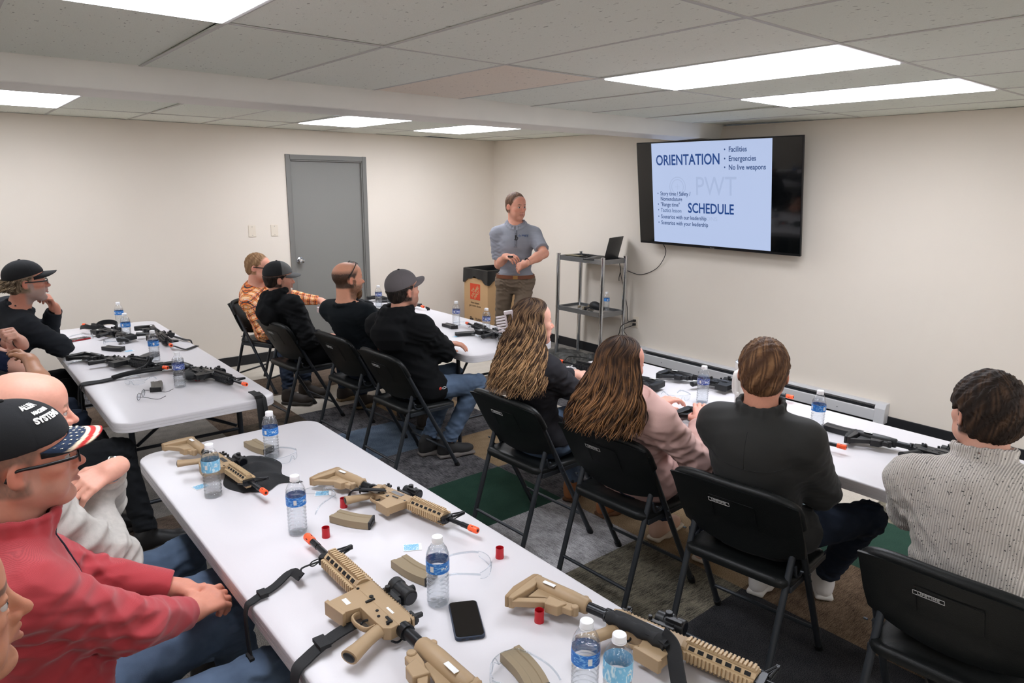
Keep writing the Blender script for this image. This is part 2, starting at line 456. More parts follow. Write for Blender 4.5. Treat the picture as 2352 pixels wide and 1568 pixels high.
# baseboard heater under the screen
hm = mat('heater_enamel', (206,206,208), .35)
e = empty('baseboard_heater', (XW, .78, 0), 0, 'long pale grey electric baseboard heater on the wall below the screen', 'heater')
y0h, y1h = -1.19, 1.18
g = G(); prof = [(-.001,.045),(-.012,.045),(-.012,.19),(-.001,.195)]
g.prism([(-.075,.06),(-.078,.145),(-.066,.15),(-.066,.06)], 0, 2.37, M=np.array([[1,0,0,0],[0,0,1,y0h],[0,1,0,0],[0,0,0,1.]]))
g.build('front_panel', hm, e, bevel=.002)
g = G(); g.prism([(-.001,.05),(-.001,.2),(-.055,.2),(-.062,.185),(-.052,.188),(-.012,.188),(-.012,.05)], 0, 2.37, M=np.array([[1,0,0,0],[0,0,1,y0h],[0,1,0,0],[0,0,0,1.]]))
g.build('casing', hm, e, bevel=.0015)
g = G()
for k in range(190): g.box((-.04, y0h+.03+k*.0121, .125), (.05, .0012, .07))
g.cyl((-.04, y0h, .125), (-.04, y1h, .125), .008, n=8)
g.build('fins', mat('heater_fins', (105,108,114), .4, .6), e)
for s, yy in ((-1, y0h-.03), (1, y1h+.03)):
    g = G(); g.prism([(-.001,.045),(-.001,.205),(-.06,.205),(-.08,.165),(-.08,.045)], yy-.04, yy+.04, M=np.array([[1,0,0,0],[0,0,1,0],[0,1,0,0],[0,0,0,1.]]))
    g.build('end_cap', hm, e, bevel=.003)
g = G()
for k in range(5): g.cyl((-.0785, y0h+.3+k*.45, .1), (-.080, y0h+.3+k*.45, .1), .004, n=8)
g.build('rivet', blk, e)
# ---------------------------------------------------------------- folding tables
tabm = mat('table_plastic', (213,210,213), .38, bump=(500,.08), var=(3,.01))
legm = mat('table_leg_paint', (44,48,54), .4, .3)
def rrect(w, l, r, n=7):
    out = []
    for cx, cy, a0 in ((w-r, l-r, 0), (-w+r, l-r, 90), (-w+r, -l+r, 180), (w-r, -l+r, 270)):
        for k in range(n+1):
            a = math.radians(a0+90*k/n); out.append((cx+r*math.cos(a), cy+r*math.sin(a)))
    return out
def folding_table(cx, y0, y1, label):
    L2 = (y1-y0)/2; cy = (y0+y1)/2; hz = .74
    e = empty('folding_table', (cx, cy, 0), 0, label, 'table', 'white folding tables set in rows')
    w = .385; g = G(); V = []; F = []; n = None
    # stepped edge profile
    for dz, ins in ((0,.006),(-.003,.001),(-.006,0),(-.018,.0),(-.0185,.002),(-.0205,.002),(-.021,0),(-.033,0),(-.0335,.002),(-.0355,.002),(-.036,0),(-.048,0),(-.05,.003),(-.05,.03),(-.02,.032)):
        ring = rrect(w-ins, L2-ins, .085-ins); n = len(ring)
        V += [(x, y, hz+dz) for x, y in ring]
    k = len(V)//n
    F.append(tuple(range(n)))
    for i in range(k-1):
        for j in range(n):
            j2 = (j+1) % n; F.append((i*n+j, (i+1)*n+j, (i+1)*n+j2, i*n+j2))
    F.append(tuple(range((k-1)*n+n-1, (k-1)*n-1, -1)))
    g.add(V, F); g.build('tabletop', tabm, e, smooth='auto', angle=50)
    for s in (-1, 1):
        yl = s*(L2-.30)
        for sx in (-1, 1):
            g = G(); xx = sx*.27
            g.tube(smoothpath([(xx, yl, .70), (xx, yl+s*.01, .36), (xx, yl+s*.015, .012)], 3), .0145, 12)
            leg = g.build('leg', legm, e, smooth='auto')
            g = G(); g.cyl((xx, yl+s*.015, 0), (xx, yl+s*.015, .025), .018, n=12); g.build('foot_cap', blk, leg, smooth='auto')
        for yy_, zz_, rr_ in ((yl, .70, .0125), (yl+s*.012, .20, .011), (yl+s*.006, .5, .009)):
            g = G(); g.cyl((-.27, yy_, zz_), (.27, yy_, zz_), rr_, n=10); g.build('crossbar', legm, e, smooth='auto')
        g = G(); yj = yl-s*.20
        g.cyl((-.25, yl+s*.004, .52), (-.015, yj, .60), .009, n=8); g.cyl((.25, yl+s*.004, .52), (.015, yj, .60), .009, n=8)
        g.tube(smoothpath([(0, yj, .60), (0, yj-s*.2, .66), (0, yj-s*.33, .705)], 4), .009, 8); g.cyl((-.03, yj, .60), (.03, yj, .60), .013, n=10)
        g.build('brace', legm, e, smooth='auto')
    for sx in (-1, 1):
        g = G(); g.box((sx*.30, 0, .706), (.025, 2*L2-.25, .022)); g.build('rail', legm, e)
    return e
folding_table(.048, -1.955, .485, 'white folding table nearest the camera, loaded with tan training rifles')
folding_table(.058, .94, 3.56, 'white folding table behind the tan-rifle table, beside the door wall side, holding black rifles')
folding_table(2.135, 1.0, 3.42, 'white folding table farthest back, in front of the presenter')
folding_table(2.15, -2.0, .44, 'white folding table along the heater, in front of the four seated backs')

# ---------------------------------------------------------------- folding chairs
chb = mat('chair_plastic', (21,23,23), .40, bump=(300,.35), spec=.35); chf = mat('chair_frame_paint', (50,54,59), .42, .3)
logom = mat('pale_print', (190,190,188), .5)
def oval_tube(g, pts, w=.013, n=12): g.tube(pts, w, n)
def make_chair():
    e = empty('folding_chair', (0, 0, 0))
    W = .225
    def ln(z): return .50-.55*z          # front tube x at height z
    # back panel: curved plastic shell
    nu, nv = 17, 13; g = G(); V = []; F = []
    def bp(u, v, off):                         # u -1..1 across, v 0..1 up
        z = .545+.25*v; ez = (1-abs(u)**6*.0)
        x = ln(z)-.012-.018*(1-u*u)-off
        if v > .9: x += (v-.9)*.25*0
        yy = u*(W+.022)*(1-.10*max(0, .3-v))
        zz = z
        if v < .25: zz = z-.045*(1-u*u)*(1-v/.25)
        if v > .8: zz = z-.012*(abs(u)**4)*((v-.8)/.2)
        return (x, yy, zz)
    for off in (0., .016):
        for i in range(nv):
            for j in range(nu): V.append(bp(-1+2*j/(nu-1), i/(nv-1), off if 0 < i < nv-1 and 0 < j < nu-1 else off*.75+.002))
    S = nu*nv
    for i in range(nv-1):
        for j in range(nu-1):
            a = i*nu+j; F.append((a, a+1, a+nu+1, a+nu)); F.append((S+a, S+a+nu, S+a+nu+1, S+a+1))
    for i in range(nv-1):
        for j, fl in ((0, 0), (nu-1, 1)):
            a, b = i*nu+j, (i+1)*nu+j; q = (a, b, S+b, S+a); F.append(q if not fl else q[::-1])
    for j in range(nu-1):
        for i, fl in ((0, 1), (nv-1, 0)):
            a, b = i*nu+j, i*nu+j+1; q = (a, b, S+b, S+a); F.append(q if not fl else q[::-1])
    g.add(V, F)
    # rolled top lip wrapped round the frame
    g.tube(smoothpath([(ln(.69)-.004, -W-.012, .69), (ln(.77)-.006, -W-.004, .768), (ln(.796)-.012, -W+.06, .796), (ln(.798)-.018, 0, .799),
                       (ln(.796)-.012, W-.06, .796), (ln(.77)-.006, W+.004, .768), (ln(.69)-.004, W+.012, .69)], 6), .0185, 10)
    bk = g.build('backrest', chb, e, smooth='auto', angle=50)
    # moulded panel and maker's mark on the back of the shell
    g = G(); nrm = np.array([-.876, 0, -.482]); up = np.array([-.482, 0, .876])
    def onback(y, z, o): return np.array([ln(z)-.012-.018*(1-(y/W)**2)-.016-o, y, z])
    c = onback(0, .695, .004)
    fm = frame(c, (0, -1, 0), nrm)
    g.box((0, 0, 0), (.17, .004, .002)); g.box((0, -.0, 0), (.001, .001, .001))
    g.box((-.086, -.06, -.001), (.003, .12, .002)); g.box((.086, -.06, -.001), (.003, .12, .002))
    g.build('moulded_rib', mat('chair_rib', (12,13,13), .5), bk, M=Matrix(frame(onback(0,.735,.003), (0,-1,0), nrm)))
    mm = frame(onback(.05, .712, .0045), (0, -1, 0), nrm)
    g = G()
    for sx in (-1, 1): g.box((sx*.041, 0, 0), (.0016, .018, .001))
    for sy in (-1, 1): g.box((0, sy*.009, 0), (.083, .0016, .001))
    lg = g.build('badge', logom, bk, M=Matrix(mm))
    text('LIFETIME', .0145, logom, lg, np.eye(4), ext=.0004, bold=.0003, spacing=1.05)
    # seat
    g = G(); out = rrect(.205, .215, .06, 5); n = len(out); V = []; F = []
    for z, s in ((.436, .90), (.425, .985), (.44, 1.0), (.455, .985), (.462, .93), (.454, .7), (.45, .3)):
        for x, y in out:
            xx = x*s+.305; dz = -.018*((max(x, 0)/.205)**3)+.010*((max(-x,0)/.205)**3)
            V.append((xx, y*s, z+dz))
    for i in range(6):
        for j in range(n): j2 = (j+1) % n; F.append((i*n+j, i*n+j2, (i+1)*n+j2, (i+1)*n+j))
    F.append(tuple(range(n-1, -1, -1))); F.append(tuple(6*n+j for j in range(n)))
    g.add(V, F); st = g.build('seat', chb, e, smooth='auto', angle=60)
    for s in (-1, 1):
        g = G(); g.box((.31, s*(W-.018), .425), (.34, .018, .026)); g.build('seat_rail', chf, st, bevel=.004)
    for s in (-1, 1):
        g = G(); y = s*W
        oval_tube(g, [(ln(z), y, z) for z in (.76, .5, .0)])
        lg = g.build('front_leg', chf, e, smooth='auto')
        g = G(); g.cyl((ln(0.03)+.0, y, .03), (ln(0), y, -.0+.001), .0165, n=12); g.build('foot_cap', blk, lg, smooth='auto')
        g = G(); y2 = s*(W-.028)
        oval_tube(g, [(.18, y2, .575), (.12, y2, .385), (.0, y2, .001)], .0125)
        lg = g.build('rear_leg', chf, e, smooth='auto')
        g = G(); g.cyl((.009, y2, .03), (0, y2, .001), .016, n=12); g.build('foot_cap', blk, lg, smooth='auto')
        g = G(); g.tube(smoothpath([(.165, s*(W-.012), .51), (.18, s*(W-.012), .465), (.22, s*(W-.012), .455), (.25, s*(W-.012), .475)], 4), .0055, 8)
        for px, pz in ((.165,.50), (.262,.42), (.245,.455)): g.cyl((px, s*(W+.006), pz), (px, s*(W+.018), pz), .004, n=8)
        g.build('hinge_link', chf, e, smooth='auto')
    g = G(); g.cyl((.040, -(W-.028), .13), (.040, W-.028, .13), .008, n=8); g.build('rear_stretcher', chf, e, smooth='auto')
    g = G(); g.cyl((ln(.13), -W, .13), (ln(.13), W, .13), .008, n=8); g.build('front_stretcher', chf, e, smooth='auto')
    return e
# x, y = middle of the two back feet, yaw, label
CH = [(1.178, .017, 2, 'black folding chair under the curly-haired woman in the dark top'),
      (1.209, -.628, 2.3, 'black folding chair under the woman in the pink sweater'),
      (1.189, -1.298, 6.6, 'black folding chair under the man in the charcoal jacket'),
      (1.125, -2.03, 3, 'black folding chair closest to the camera, under the speckled knit sweater'),
      (1.15, 1.224, 2, 'black folding chair under the man in the plain grey cap'),
      (1.145, 1.88, 3, 'black folding chair under the bald bearded man'),
      (1.00, 2.60, 5, 'black folding chair under the man in the black and grey cap'),
      (1.285, 3.885, -62, 'black folding chair by the wall, under the man in orange plaid'),
      (-1.13, -.80, 0, 'black folding chair under the man in the red pullover'),
      (-1.10, -.30, 0, 'black folding chair under the man in the grey sweatshirt'),
      (-1.30, -1.50, 0, 'black folding chair under the man nearest the camera'),
      (-1.10, 1.25, 0, 'black folding chair under the man in the black t-shirt'),
      (-1.10, 1.95, 0, 'black folding chair under the man in the navy t-shirt'),
      (-1.02, 2.70, 0, 'black folding chair under the man in the black cap resting his chin')]
ch0 = make_chair()
for k, (x, y, a, lb) in enumerate(CH):
    o = ch0 if k == 0 else copy_tree(ch0)
    o.location = (x, y, 0); o.rotation_euler = (0, 0, math.radians(a))
    tag(o, lb, 'chair', 'black folding chairs')

# ---------------------------------------------------------------- wall screen
e = empty('wall_television', (0, 0, 0), 0, 'large flat television on the wall, showing a blue orientation slide', 'television')
tv = bpy.data.objects.new('screen_mount', None)
yl, yr = 1.985, .30                         # image-left and image-right ends
def tvpt(u, v):                              # u 0..1 left to right, v 0..1 top to bottom (outer bezel)
    top = np.array([4.452, 0, 2.242]); bot = np.array([4.585, 0, 1.290])
    p = top+(bot-top)*v; p[1] = yl+(yr-yl)*u; return p
TL, TRt, BL = tvpt(0,0), tvpt(1,0), tvpt(0,1)
TW = np.linalg.norm(TRt-TL); TH = np.linalg.norm(BL-TL)
xax = (TRt-TL)/TW; yax = (TL-BL)/TH; nax = np.cross(xax, yax)
TM = np.eye(4); TM[:3,0] = xax; TM[:3,1] = yax; TM[:3,2] = nax; TM[:3,3] = BL
bezm = mat('tv_bezel', (16,17,19), .3); scr = mat('tv_glass', (8,10,11), .08, coat=.3)
g = G(); g.box((TW/2, TH/2, -.012), (TW, TH, .022)); g.box((TW/2, TH*.42, -.035), (TW*.75, TH*.62, .03)); g.build('housing', bezm, e, bevel=.004, M=Matrix(TM))
g = G(); g.box((TW/2, TH/2+.006, 0), (TW-.016, TH-.032, .001)); sc_ = g.build('screen', scr, e, M=Matrix(TM))
slm = mat('slide_glow', (60,64,72), .3, emit=((178,194,228), .98))
sx0, sx1 = .1075*TW, .843*TW; sy0, sy1 = .026, TH-.012
g = G(); g.box(((sx0+sx1)/2, (sy0+sy1)/2, .0008), (sx1-sx0, sy1-sy0, .0012)); sl = g.build('slide', slm, sc_)
tb = mat('slide_blue_text', (6,20,40), .4, emit=((20,72,146), .75)); tb2 = mat('slide_small_text', (8,16,30), .4, emit=((40,76,134), .75))
tb3 = mat('slide_faint_text', (20,28,40), .4, emit=((92,118,166), .8))
wm = mat('slide_watermark', (56,60,68), .4, emit=((168,185,220), .94))
SW, SH = sx1-sx0, sy1-sy0
def onslide(u, v): return np.array([sx0+u*SW, sy1-v*SH, .0018])
def st(body, u, v, size, m, align='LEFT', sx=.82, bold=0.):
    M = np.eye(4); M[:3, 3] = onslide(u, v)-np.array([0,0,.0005 if m is wm else -.0004]); return text(body, size, m, sl, M, align=align, ext=.0002, sx=sx, bold=bold)
st('ORIENTATION', .04, .172, .131, tb, sx=.80, bold=.0022)
st('SCHEDULE', .325, .64, .125, tb, sx=.80, bold=.0022)
for t_, v in (('Facilities', .085), ('Emergencies', .168), ('No live weapons', .247)):
    st('•', .635, v, .062, tb2); st(t_, .672, v, .062, tb2, sx=.84, bold=.0008)
for t_, v, b_, m_ in (('Story time / Safety /', .50, 1, tb2), ('Nomenclature', .553, 0, tb2), ('"Range time"', .61, 1, tb2), ('Tactics lesson', .668, 1, tb3),
                  ('Scenarios with our leadership', .735, 1, tb2), ('Scenarios with your leadership', .797, 1, tb2)):
    if b_: st('•', .045, v, .052, m_)
    st(t_, .073, v, .052, m_, sx=.82, bold=.0006)
st('PWT', .39, .43, .235, wm, sx=.85)
st('SOLUTIONS', .32, .735, .05, wm, sx=1.2)
g = G(); c = onslide(.235, .43)-np.array([0,0,.0006])
for r_ in (.088, .066): g.tube([c+np.array([r_*math.cos(a), r_*math.sin(a), 0]) for a in np.linspace(0, 2*math.pi, 40, endpoint=False)], .004, 4, closed=True, flat=(.1, (0,0,1)))
g.box(c, (.05, .003, .0006)); g.box(c, (.003, .05, .0006))
for a in range(4):
    d = np.array([math.cos(a*math.pi/2), math.sin(a*math.pi/2), 0]); n_ = np.array([-d[1], d[0], 0]); p = c+d*.088
    g.add([p-n_*.012, p+n_*.012, p+d*.035], [(0,1,2)])
g.build('watermark_crosshair', wm, sl)
text('Pioneer', .014, logom, sc_, frame((TW/2, .008, .0008), (1,0,0), (0,0,1)), ext=.0002)
g = G(); g.box((4.66, 1.2, 1.78), (.13, .35, .3)); g.build('wall_bracket', blk, e)
cordm = mat('black_cord', (18,18,19), .5)
def cord(pts, label, r=.0035, name='loose_cable', n=8, parent=None, m=cordm):
    g = G(); g.tube(smoothpath(pts, 8), r, 6); o = g.build(name, m, parent, smooth=True)
    if parent is None: tag(o, label, 'cable')
    return o
cord([(4.62, 1.74, 1.31), (4.69, 1.745, 1.20), (4.715, 1.86, 1.04), (4.715, 2.06, .95), (4.70, 2.22, .97), (4.70, 2.30, .99)], 'thin black cable looping along the wall from the screen to the cart')

# ---------------------------------------------------------------- chrome cart
CX0, CX1, CY0, CY1, CZ = 4.30, 4.64, 2.215, 2.865, 1.115
e = empty('chrome_cart', ((CX0+CX1)/2, (CY0+CY1)/2, 0), 0, 'tall chrome and black two-shelf stand beside the presenter', 'shelf unit')
hx, hy = (CX1-CX0)/2, (CY1-CY0)/2
for sx in (-1, 1):
    for sy in (-1, 1):
        g = G(); g.cyl((sx*hx, sy*hy, 0), (sx*hx, sy*hy, CZ+.01), .0205, n=20)
        for z in (.005, .545, 1.055, CZ+.005): g.cyl((sx*hx, sy*hy, z), (sx*hx, sy*hy, z+.012), .0225, n=20)
        g.build('post', chrome, e, smooth='auto')
glossb = mat('gloss_black_shelf', (40,40,42), .12); steel = mat('brushed_steel', (150,152,155), .2, .9)
for z, hgt, nm in ((CZ-.03, .05, 'top_shelf'), (.54, .05, 'lower_shelf')):
    g = G(); g.box((0, 0, z), (2*hx-.03, 2*hy-.03, .012)); 
    s_ = g.build(nm, glossb if nm == 'top_shelf' else steel, e)
    g = G()
    for s in (-1, 1): g.box((s*(hx-.004), 0, z), (.01, 2*hy-.03, hgt)); g.box((0, s*(hy-.004), z), (2*hx-.03, .01, hgt))
    g.build('shelf_edge', steel, s_, bevel=.002)

def laptop():
    e = empty('laptop', (4.47, 2.36, CZ-.022), math.radians(22), 'black open laptop standing on the top of the chrome stand', 'laptop')
    g = G(); g.box((0, 0, .009), (.24, .345, .016)); bs = g.build('keyboard_base', mat('laptop_shell', (34,35,37), .35), e, bevel=.003)
    g = G(); g.box((-.02, 0, .0178), (.11, .29, .001)); g.build('keys', mat('key_black', (18,18,19), .6), bs)
    g = G(); g.box((-.088, 0, .0178), (.055, .1, .001)); g.build('touchpad', mat('touchpad', (150,152,156), .3), bs)
    M = frame((.118, 0, .015), (0, -1, 0), (-.97, 0, .23))
    g = G(); g.box((0, .115, 0), (.345, .23, .007)); ld = g.build('lid', MATS['laptop_shell'], e, bevel=.003, M=Matrix(M))
    g = G(); g.box((0, .115, .004), (.32, .2, .001)); g.build('display', scr, ld)
    return e
lp = laptop(); lp.rotation_euler = (0, 0, math.radians(-72)); lp.location = (4.46, 2.40, CZ-.022)
g = G(); 
for k in range(3): g.box((0, 0, .012+k*.001), (.09, .2, .022))
o = g.build('ammo_box', mat('khaki_box', (112,104,82), .6), None, bevel=.004, loc=(4.40, 2.72, CZ-.024)); tag(o, 'khaki flat box lying at the far end of the top shelf', 'box')
g = G(); random.seed(2)
for k in range(7):
    a = random.uniform(0, 6.28); p = np.array([random.uniform(-.06,.06), random.uniform(-.06,.06), .012])
    pts = [p+np.array([.05*math.cos(a+t*2.5)*t, .06*math.sin(a+t*3)*t, .012*math.sin(t*5)+.01]) for t in np.linspace(0, 1.6, 7)]
    g.tube(smoothpath(pts, 4), .003, 5)
g.box((.0, .05, .012), (.04, .07, .02)); g.box((-.04, -.02, .012), (.03, .1, .018))
o = g.build('cable_bundle', cordm, None, smooth='auto', loc=(4.43, 2.585, CZ-.022)); tag(o, 'small tangle of black cables and adapters on the top shelf', 'cables')
g = G(); g.tube(smoothpath([(-.10,-.02,.03),(-.05,.0,.05),(0,.01,.06),(.06,0,.055),(.1,-.01,.02)], 5), [.02+.028*math.sin(math.pi*min(1,k/20)) for k in range(21)], 12, flat=(.9,(0,0,1)))
g.tube(smoothpath([(.08,0,.03),(.14,.03,.012),(.17,.02,.006)], 4), .008, 6)
o = g.build('camera_pouch', mat('pouch_black', (22,22,24), .6, bump=(60,.4)), None, smooth='auto', loc=(4.42, 2.40, .55)); o.rotation_euler = (0,0,math.radians(80)); tag(o, 'rounded black pouch with a strap on the lower shelf', 'pouch')
g = G(); g.tube(smoothpath([(0,0,.012),(.05,.04,.018),(.1,.02,.012),(.14,.06,.012),(.1,.1,.02)], 5), .008, 6); g.box((.02,.07,.01), (.05,.03,.02)); g.ell((-.02,.11,.02), (.02,.015,.015))
o = g.build('tan_strap', mat('strap_tan', (130,118,98), .7), None, smooth='auto', loc=(4.42, 2.52, .55)); tag(o, 'crumpled tan strap with small bits on the lower shelf', 'strap')
cord([(4.66, 2.33, 1.09), (4.675, 2.31, .98), (4.68, 2.33, .9), (4.67, 2.32, .86)], 'short black cable with a plug hanging behind the top of the stand', .004)
cord([(4.66, 2.30, .96), (4.70, 2.27, .75), (4.70, 2.22, .60), (4.70, 2.2, .45), (4.69, 2.13, .46)], 'black cable running down the back post to the outlet', .0035)
cord([(4.67, 2.13, .455), (4.60, 2.2, .40), (4.62, 2.26, .28), (4.60, 2.42, .1), (4.5, 2.5, .02)], 'black cord drooping from the outlet toward the floor', .004)
cord([(4.67, 2.10, .415), (4.62, 2.18, .36), (4.64, 2.10, .25), (4.6, 2.05, .1), (4.5, 2.15, .02)], 'second black cord hanging from the lower plug', .0035)
# dark gear on the floor under the cart
random.seed(8)
g = G(); nx, ny = 60, 90; V = []; F = []
for i in range(nx):
    for j in range(ny):
        x, y = i/(nx-1), j/(ny-1); ed = min(1, 6*min(x, 1-x, y, 1-y))
        h_ = .012+.035*abs(math.sin(9*x+4*math.sin(7*y))*math.sin(11*y+3*math.sin(8*x)))+.02*abs(math.sin(31*x+5*math.sin(17*y)))
        V.append((x*.75, y*1.35, .002+h_*ed))
for i in range(nx-1):
    for j in range(ny-1): a = i*ny+j; F.append((a, a+ny, a+ny+1, a+1))
g.add(V, F); o = g.build('camouflage_cloth', mat('camo_cloth', (60,60,58), .55, var=(16,.75)), None, smooth=True, loc=(3.85, 1.75, 0)); tag(o, 'crumpled dark camouflage cloth spread on the floor under the stand', 'cloth')
cord([(3.95,2.1,.06),(4.05,2.25,.09),(4.2,2.2,.07),(4.3,2.35,.06),(4.15,2.5,.08),(3.98,2.42,.06)], 'loose black cord curled on the cloth under the stand', .005)

# ---------------------------------------------------------------- cardboard trash box
e = empty('trash_box', (4.23, 3.965, 0), math.radians(1), 'tall brown cardboard trash box lined with a black bag in the corner', 'trash box')
cbm = mat('cardboard', (190,154,112), .8, var=(3,.03)); w = .225; hb = .86
g = G(); g.box((0,0,(hb-.10)/2), (2*w, 2*w, hb-.10)); bx = g.build('carton', cbm, e, bevel=.003)
g = G(); n = 25; V = []; F = []
per = []
for s in range(4):
    for k in range(n):
        t_ = k/n; a = [(-w,-w),(w,-w),(w,w),(-w,w)][s]; b_ = [(w,-w),(w,w),(-w,w),(-w,-w)][s]
        per.append((a[0]+(b_[0]-a[0])*t_, a[1]+(b_[1]-a[1])*t_, t_))
N4 = len(per)
drop = lambda t_: .085+.075*(1-math.sin(math.pi*t_)**1.5)+.01*math.sin(t_*23)
for lev in range(4):
    for (x, y, t_) in per:
        o_ = 1.03+.012*math.sin(13*t_)
        if lev == 0: V.append((x*.92, y*.92, hb-.09))
        elif lev == 1: V.append((x*.97, y*.97, hb+.012))
        elif lev == 2: V.append((x*o_, y*o_, hb+.006))
        else: V.append((x*(o_+.02), y*(o_+.02), hb-drop(t_)))
for l in range(3):
    for j in range(N4): j2 = (j+1) % N4; F.append((l*N4+j, l*N4+j2, (l+1)*N4+j2, (l+1)*N4+j))
F.append(tuple(range(N4)))
g.add(V, F); g.build('bag_liner', mat('bin_bag', (22,23,24), .3, bump=(18,.8)), e, smooth='auto')
red = mat('box_orange_print', (208,72,42), .7); inkm = mat('box_ink', (52,40,32), .8)
FX = frame((-w-.0012, 0, .0), (0,-1,0), (-1,0,0))     # face toward -x, x axis to image right
def onbox(u, v): M = FX.copy(); M[:3,3] = FX[:3,3]+FX[:3,0]*u+np.array([0,0,v]); return M
g = G(); g.box((0,0,0), (.19,.19,.001)); lo = g.build('logo_square', red, bx, M=Matrix(onbox(-.01, .60)))
M45 = rot('Z', math.radians(45))
for s_, dy, sz in (('THE', .042, .036), ('HOME', .0, .056), ('DEPOT', -.047, .043)):
    M = M45.copy(); M[:3,3] = M45[:3,:3]@np.array([(-.02 if s_ == 'THE' else 0), dy, .001]); text(s_, sz, cbm, lo, M, bold=.0012, ext=.0003, sx=.95 if s_ != 'HOME' else 1.15)
text('How doers', .036, inkm, bx, onbox(-.01, .465), ext=.0003); text('get more done.', .036, inkm, bx, onbox(-.01, .43), ext=.0003)
text('TRASH', .04, inkm, bx, onbox(.05, .27), ext=.0003, bold=.001); text('BOX', .04, inkm, bx, onbox(.05, .23), ext=.0003, bold=.001)
g = G(); g.box((0,0,0), (.07,.05,.001)); g.box((-.01,.035,0), (.04,.01,.001)); g.build('bin_symbol', inkm, bx, M=Matrix(onbox(-.08, .25)))
# ---------------------------------------------------------------- training rifles
TZ = .74
tan = mat('tan_polymer', (163,138,106), .5, bump=(400,.1), var=(8,.05)); tan2 = mat('tan_rail', (186,160,124), .5)
bkp = mat('black_polymer', (23,24,26), .42, bump=(400,.1)); bkr = mat('black_rail', (27,28,31), .35)
gun = mat('gunmetal', (40,41,43), .3, .6); orange = mat('orange_tip', (255,96,48), .4)
portm = mat('bolt_grey', (88,88,90), .3, .7); webm = mat('webbing', (24,25,27), .75, bump=(700,.3)); whitep = mat('white_print', (228,228,226), .6)
def make_rifle(bm, rm, stickers=True):
    e = empty('training_rifle', (0,0,0))
    def P(*a): return G().prism(*a)
    # stock
    g = G()
    g.tube([(-.425,.016,0),(-.415,.016,0),(-.30,.014,0),(-.246,.012,0),(-.24,.012,0)], [.018,.0235,.024,.022,.019], 16)
    g.prism([(-.432,.036),(-.418,.038),(-.405,-.02),(-.414,-.108),(-.428,-.112),(-.438,-.07)], -.017, .017)
    g.prism([(-.42,-.092),(-.415,-.112),(-.345,-.062),(-.30,-.048),(-.262,-.044),(-.255,-.012),(-.30,-.018),(-.345,-.036)], -.010, .010)
    g.prism([(-.345,-.03),(-.335,-.068),(-.296,-.062),(-.285,-.03)], -.015, .015)
    g.cyl((-.262,-.026,-.014), (-.262,-.026,.014), .011, n=12); g.cyl((-.262,.03,-.013), (-.262,.03,.013), .010, n=12)
    g.prism([(-.40,-.005),(-.30,-.005),(-.30,-.02),(-.36,-.03),(-.40,-.055)], -.004, .004)
    stk = g.build('stock', bm, e, smooth='auto', bevel=.0025)
    g = G(); g.prism([(-.445,.03),(-.43,.04),(-.428,-.112),(-.440,-.114),(-.451,-.06)], -.018, .018); g.build('butt_pad', mat('rubber_pad_'+bm.name, (150,124,92) if bm is tan else (26,27,29), .7), stk, bevel=.004)
    if stickers:
        g = G(); g.box((-.37,.005,.0245), (.04,.013,.0008)); g.box((-.37,.005,-.0245), (.04,.013,.0008)); g.build('label_plate', whitep, stk)
    stk.location = (.035, 0, 0)
    g = G(); g.cyl((-.27,.012,0), (-.12,.012,0), .0145, n=16); g.cyl((-.15,.012,0), (-.128,.012,0), .019, n=16); g.build('buffer_tube', gun, e, smooth='auto')
    # receiver
    g = G()
    g.prism([(-.132,.0),(-.134,.03),(-.118,.038),(.085,.038),(.085,-.004)], -.0165, .0165)
    g.prism([(-.128,.002),(-.130,-.020),(-.118,-.034),(-.078,-.036),(-.012,-.036),(-.006,-.078),(.058,-.088),(.066,-.03),(.072,.002)], -.0155, .0155)
    g.prism([(-.012,-.074),(-.016,-.084),(.060,-.095),(.064,-.084)], -.018, .018)
    g.prism([(-.128,.038),(-.126,.046),(.085,.046),(.085,.038)], -.0105, .0105)
    for k in range(20): g.box((-.118+k*.0102, .0475, 0), (.0055, .004, .021))
    g.cyl((-.10,.018,.012), (-.082,.020,.026), .0085, n=10)
    g.prism([(-.045,.006),(.03,.006),(.03,.0095),(-.045,.0095)], .0165, .019)
    rc = g.build('receiver', bm, e, smooth='auto', bevel=.0018)
    g = G(); g.box((-.005,.020,.0168), (.062,.018,.002)); g.build('ejection_port', portm, rc)
    g = G()
    for x, y in ((-.112,-.018),(.062,-.004),(-.05,-.012),(-.072,-.02)):
        for s in (-1,1): g.cyl((x,y,s*.0155), (x,y,s*.0172), .004, n=10)
    g.box((-.098,-.008,-.0175), (.022,.006,.004)); g.box((-.108,-.012,-.0175), (.008,.014,.004)); g.box((-.005,-.006,-.0175), (.006,.024,.004)); g.cyl((.008,.004,-.0165), (.008,.004,-.0195), .0055, n=10)
    g.box((.012,-.008,.0175), (.03,.005,.003)); g.box((-.02,-.02,.0175), (.008,.012,.003))
    g.build('pins', gun, rc)
    if stickers:
        g = G(); g.box((.03,-.052,-.0160), (.028,.012,.0006)); g.box((-.07,.012,-.0170), (.03,.006,.0006)); g.build('white_marks', whitep, rc)
    g = G(); g.tube(smoothpath([(-.082,-.034,0),(-.078,-.058,0),(-.045,-.066,0),(-.018,-.06,0),(-.011,-.04,0)], 5), .0042, 8, flat=(1.6,(0,0,1)))
    g.build('trigger_guard', bm, e, smooth='auto')
    g = G(); g.tube(smoothpath([(-.05,-.03,0),(-.046,-.045,0),(-.052,-.056,0)], 4), .003, 8); g.build('trigger', gun, e, smooth=True)
    # grip
    g = G(); pts = [(-.098,-.02,0),(-.104,-.045,0),(-.116,-.075,0),(-.130,-.105,0),(-.142,-.132,0)]
